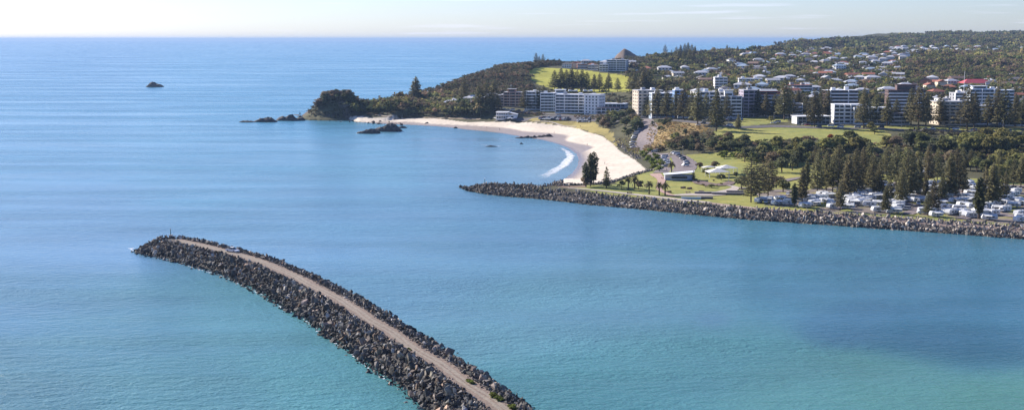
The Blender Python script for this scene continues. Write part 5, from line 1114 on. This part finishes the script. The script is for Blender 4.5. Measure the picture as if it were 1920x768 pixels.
def sail(cx, cy, w, d, h0, h1, label):
    g = gp(cx, cy); t = thing('picnic_pavilion', label, 'shelter', g, .15)
    mb = MB(); a, b = w / 2, d / 2
    mb.add([(-a,-b,h0),(a,-b,h0+.3),(a,b,h0),(-a,b,h0+.3),(0,0,h1),(-a,-b,h0-.12),(a,-b,h0+.18),(a,b,h0-.12),(-a,b,h0+.18),(0,0,h1-.14)], [(0,1,4),(1,2,4),(2,3,4),(3,0,4),(6,5,9),(7,6,9),(8,7,9),(5,8,9),(0,5,6,1),(1,6,7,2),(2,7,8,3),(3,8,5,0)]); mb.obj('roof', mat('sail_canvas', (.72, .68, .60), .7), t)
    for sx in (-1, 1):
        for sy in (-1, 1): MB().tube((sx*a*.93, sy*b*.93, -.2), (sx*a*.93, sy*b*.93, h0), .12, .12, 6).obj('post', WHITE, t)
    return t
sail(1345, 332, 13, 9, 3.2, 5.4, 'picnic pavilion under the larger peaked cream canvas roof')
sail(1362, 326, 12, 8, 3.6, 5.6, 'picnic pavilion under the smaller cream canvas roof behind the larger one')
sail(1330, 322, 9, 4, 2.8, 3.9, 'low cream sail shelter behind the picnic garden')
for i, (x, y) in enumerate([(1318,348),(1330,349),(1344,350),(1310,343),(1305,338),(1338,340),(1352,346)]):
    g = gp(x, y); t = place(SHR[1 if i % 2 else 0], *g, i, .35, 'low planting in the mulched picnic garden bed', 'planting in the picnic garden', sz=.3)
ribbon('garden_bed', [(1304,338),(1318,344),(1340,347),(1362,345),(1372,341)], [5, 9, 11, 9, 4], mat('bark_mulch', (.17, .115, .10), .95, var=.3, scale=.8), lift=.36)
for i, (x, y, w, lab) in enumerate([(1331,363.5,16,'long dark concrete seating wall on the plaza, beach half'),(1365,365,17,'long dark concrete seating wall on the plaza, river half'),(1322,372.5,8,'short dark concrete block wall nearest the breakwall'),(1378,361,9,'short dark concrete wall at the back of the plaza'),(1296,373,10,'low pale-blue painted wall beside the breakwall path')]):
    g = gp(x, y); t = thing('seating_wall', lab, 'low wall', g, -.12); c_ = wm('dark_concrete', (.13, .11, .12)) if i < 4 else wm('pale_blue_paint', (.45, .58, .62))
    MB().box(-w/2, w/2, -.6, .6, -.2, 1.1).obj('wall_body', c_, t); MB().box(-w/2 - .05, w/2 + .05, -.65, .65, 1.103, 1.22).obj('coping', wm('concrete_cap', (.4, .37, .35)), t)
def table_proto():
    t = thing('picnic_table', 'table', 'table'); MB().box(-1, 1, -.4, .4, .72, .78).obj('table_top', BROWN, t); MB().box(-1, 1, -.95, -.65, .42, .47).obj('bench', BROWN, t); MB().box(-1, 1, .65, .95, .42, .47).obj('bench', BROWN, t)
    MB().box(-.8, -.7, -.8, .8, 0, .715).obj('leg', BROWN, t); MB().box(.7, .8, -.8, .8, 0, .715).obj('leg', BROWN, t); return t
TB = table_proto()
for i, (x, y) in enumerate([(1290,362),(1293,354.5),(1315,360.5),(1326,351),(1281,353),(1212,349),(1180,363),(1254,361)]): g = gp(x, y); place(TB, *g, i, 1.3, f"dark picnic table, {ORD[i]} among those on the palm lawn", 'picnic tables on the lawn')
# ---- lamps, poles, beacons
def lamp_proto(h=8):
    t = thing('street_lamp', 'lamp', 'lamp'); MB().tube((0,0,0),(0,0,h),.11,.07,6).tube((0,0,h-.1),(1.4,0,h+.25),.06,.05,5).obj('pole', GREYW, t); MB().box(1.2,1.9,-.14,.14,h+.2,h+.32).obj('lamp_head', WHITE, t); return t
LP = lamp_proto()
for i, (x, y) in enumerate([(1451,231),(1560,240),(1690,241),(1880,249),(1365,237),(1222,250),(1280,300),(1241,322),(1366,341),(1290,225),(1800,246)]): g = gp(x, y); place(LP, g[0], g[1], g[2], i * 1.3, 1.1, f"slim grey street lamp, {ORD[i]} of those along the road and car park", 'street lamps')
g = gp(958, 199); t = thing('flagpole', 'tall pale mast rising behind the salmon brick block', 'pole', g); MB().tube((0,0,0),(0,0,22),.16,.08,6).obj('mast', WHITE, t); MB().box(-.9,.9,-.2,.2,22.003,22.4).obj('mast_head', WHITE, t)
g = gp(1806, 200); t = thing('radio_mast', 'tall thin mast standing behind the grey tower under the forest', 'mast', g); MB().tube((0,0,0),(0,0,34),.3,.12,6).obj('mast', WHITE, t); MB().box(-.6,.6,-.15,.15,28,28.3).obj('crossarm', WHITE, t)
for (x, y, z, lab) in [(320, 441, 5.2, 'small green navigation beacon on the tip of the near breakwater'), (909, 343, 4.8, 'small navigation beacon on the tip of the far breakwall')]:
    q_ = at(x, y, z); t = thing('beacon', lab, 'beacon', (q_[0], q_[1], z - .6)); MB().tube((0,0,0),(0,0,.8),.8,.7,10).obj('base', conc, t); MB().tube((0,0,.8),(0,0,3.0),.16,.13,8).obj('pole', mat('beacon_green', (.03,.10,.06), .5), t); MB().tube((0,0,3.003),(0,0,3.5),.24,.2,8).obj('lantern', WHITE, t)
# ---- people
def person_proto(i, top, bot, stride):
    t = thing('person', 'person', 'person'); me = bpy.data.meshes.new('body')
    J = [(0,0,.95),(0,0,1.15),(0,0,1.38),(0,0,1.50),(0,0,1.62),(0,0,1.72),(-.18,0,1.40),(-.25,.05*stride,1.12),(-.24,.16*stride,.88),(.18,0,1.40),(.25,-.05*stride,1.12),(.24,-.16*stride,.88),(-.10,0,.88),(-.10,-.14*stride,.48),(-.10,-.10*stride-.05,.06),(-.10,.12-.12*stride,.03),(.10,0,.88),(.10,.16*stride,.48),(.10,.24*stride-.05,.06),(.10,.12+.24*stride,.03)]
    E = [(0,1),(1,2),(2,3),(3,4),(4,5),(2,6),(6,7),(7,8),(2,9),(9,10),(10,11),(0,12),(12,13),(13,14),(14,15),(0,16),(16,17),(17,18),(18,19)]
    Rr = [.14,.13,.15,.055,.10,.085,.06,.045,.035,.06,.045,.035,.09,.065,.045,.04,.09,.065,.045,.04]
    me.from_pydata(J, E, []); o = link('body', me, t); o.modifiers.new('s', 'SKIN'); me.materials.append(mat('skin', (.42,.26,.18), .7))
    for k, v in enumerate(me.skin_vertices[0].data): v.radius = (Rr[k], Rr[k] * (.7 if k in (0,1,2) else 1)); v.use_root = k == 0
    o.modifiers.new('u', 'SUBSURF').levels = 1
    MB().tube((0,0,.92),(0,0,1.42),.175,.2,10).obj('shirt', mat('cloth_' + top[0], top[1], .9), t)
    MB().tube((-.1,0,.98),(-.1,-.1*stride,.5),.115,.09,8).tube((.1,0,.98),(.1,.12*stride,.5),.115,.09,8).obj('trousers', mat('cloth_' + bot[0], bot[1], .9), t)
    MB().tube((0,.02,1.66),(0,.0,1.78),.105,.06,10).obj('hair', mat('hair_dark', (.04,.03,.02), .8), t); return t
PE = [('dark', (.04,.04,.05)), ('white', (.7,.7,.7)), ('red', (.4,.05,.05)), ('blue', (.06,.12,.3))]
PP = [(PE[i][0], person_proto(i, PE[i], PE[(i * 2) % 4], .6 + .4 * (i % 2))) for i in range(4)]
ppl = [(937,244,'walking on the wet sand far along the beach'),(912,240,'standing at the water edge near the surf club'),(1039,250,'on the dry sand behind the row of rocks'),(1101,273,'strolling in the middle of the beach'),(1134,308,'lying-out spot on the wide dry sand'),(1240,336,'in the group beside the kiosk'),(1243,337,'in the group beside the kiosk'),(1246,336,'in the group beside the kiosk'),(1052,350,'at the beach end of the breakwall path'),(1057,350.5,'at the beach end of the breakwall path'),(1068,352,'walking the breakwall path'),(1028,230,'on the yellow beach lawn'),(1050,229,'on the yellow beach lawn'),(1066,232,'on the yellow beach lawn'),(1088,238,'on the yellow beach lawn'),(1186,351,'under the park palms'),(1250,320,'crossing the pink paving by the kiosk')]
for i, (x, y, w_) in enumerate(ppl):
    g = gp(x, y); k = i % 4; w_ = w_.replace('lying-out spot', 'standing')
    place(PP[k][1], *g, i * 1.1, 1.0, f"person in a {PP[k][0]} top {w_}", f"people in {PP[k][0]} tops {w_}")
def umb_proto():
    t = thing('beach_umbrella', 'umbrella', 'umbrella'); MB().tube((0,0,0),(0,0,2.3),.03,.03,5).obj('pole', GREYW, t); MB().tube((0,0,2.0),(0,0,2.5),1.5,.05,8).obj('canopy', METAL, t); return t
UM = umb_proto()
for i in range(11): g = gp(928 + i * 3.6, 225.2 + (i % 2) * 1.0); place(UM, *g, 0, 1.1, f"white cafe umbrella, {ORD[i]} from the headland in front of the surf club", 'umbrellas in front of the surf club')
for o in [o for o in bpy.data.objects if o.parent is None and o.get('label') in ('tree','pine','palm','car','van','tent','house','person','table','lamp','umbrella')]:
    for c_ in [q for q in bpy.data.objects if q.parent and (q.parent == o or q.parent.parent == o)]: bpy.data.objects.remove(c_)
    bpy.data.objects.remove(o)
# ---------------------------------------------------------------- air
hb = MB().box(-70000, 70000, -70000, 70000, -5.5, 122)
hm = bpy.data.materials.new('haze_air'); hm.use_nodes = True; t = hm.node_tree; t.nodes.clear()
o_ = t.nodes.new('ShaderNodeOutputMaterial'); v_ = t.nodes.new('ShaderNodeVolumePrincipled')
v_.inputs['Color'].default_value = (.31, .46, .70, 1); v_.inputs['Density'].default_value = HAZE; v_.inputs['Anisotropy'].default_value = .2
t.links.new(v_.outputs[0], o_.inputs['Volume'])
tag(hb.obj('haze', hm), kind='stuff')
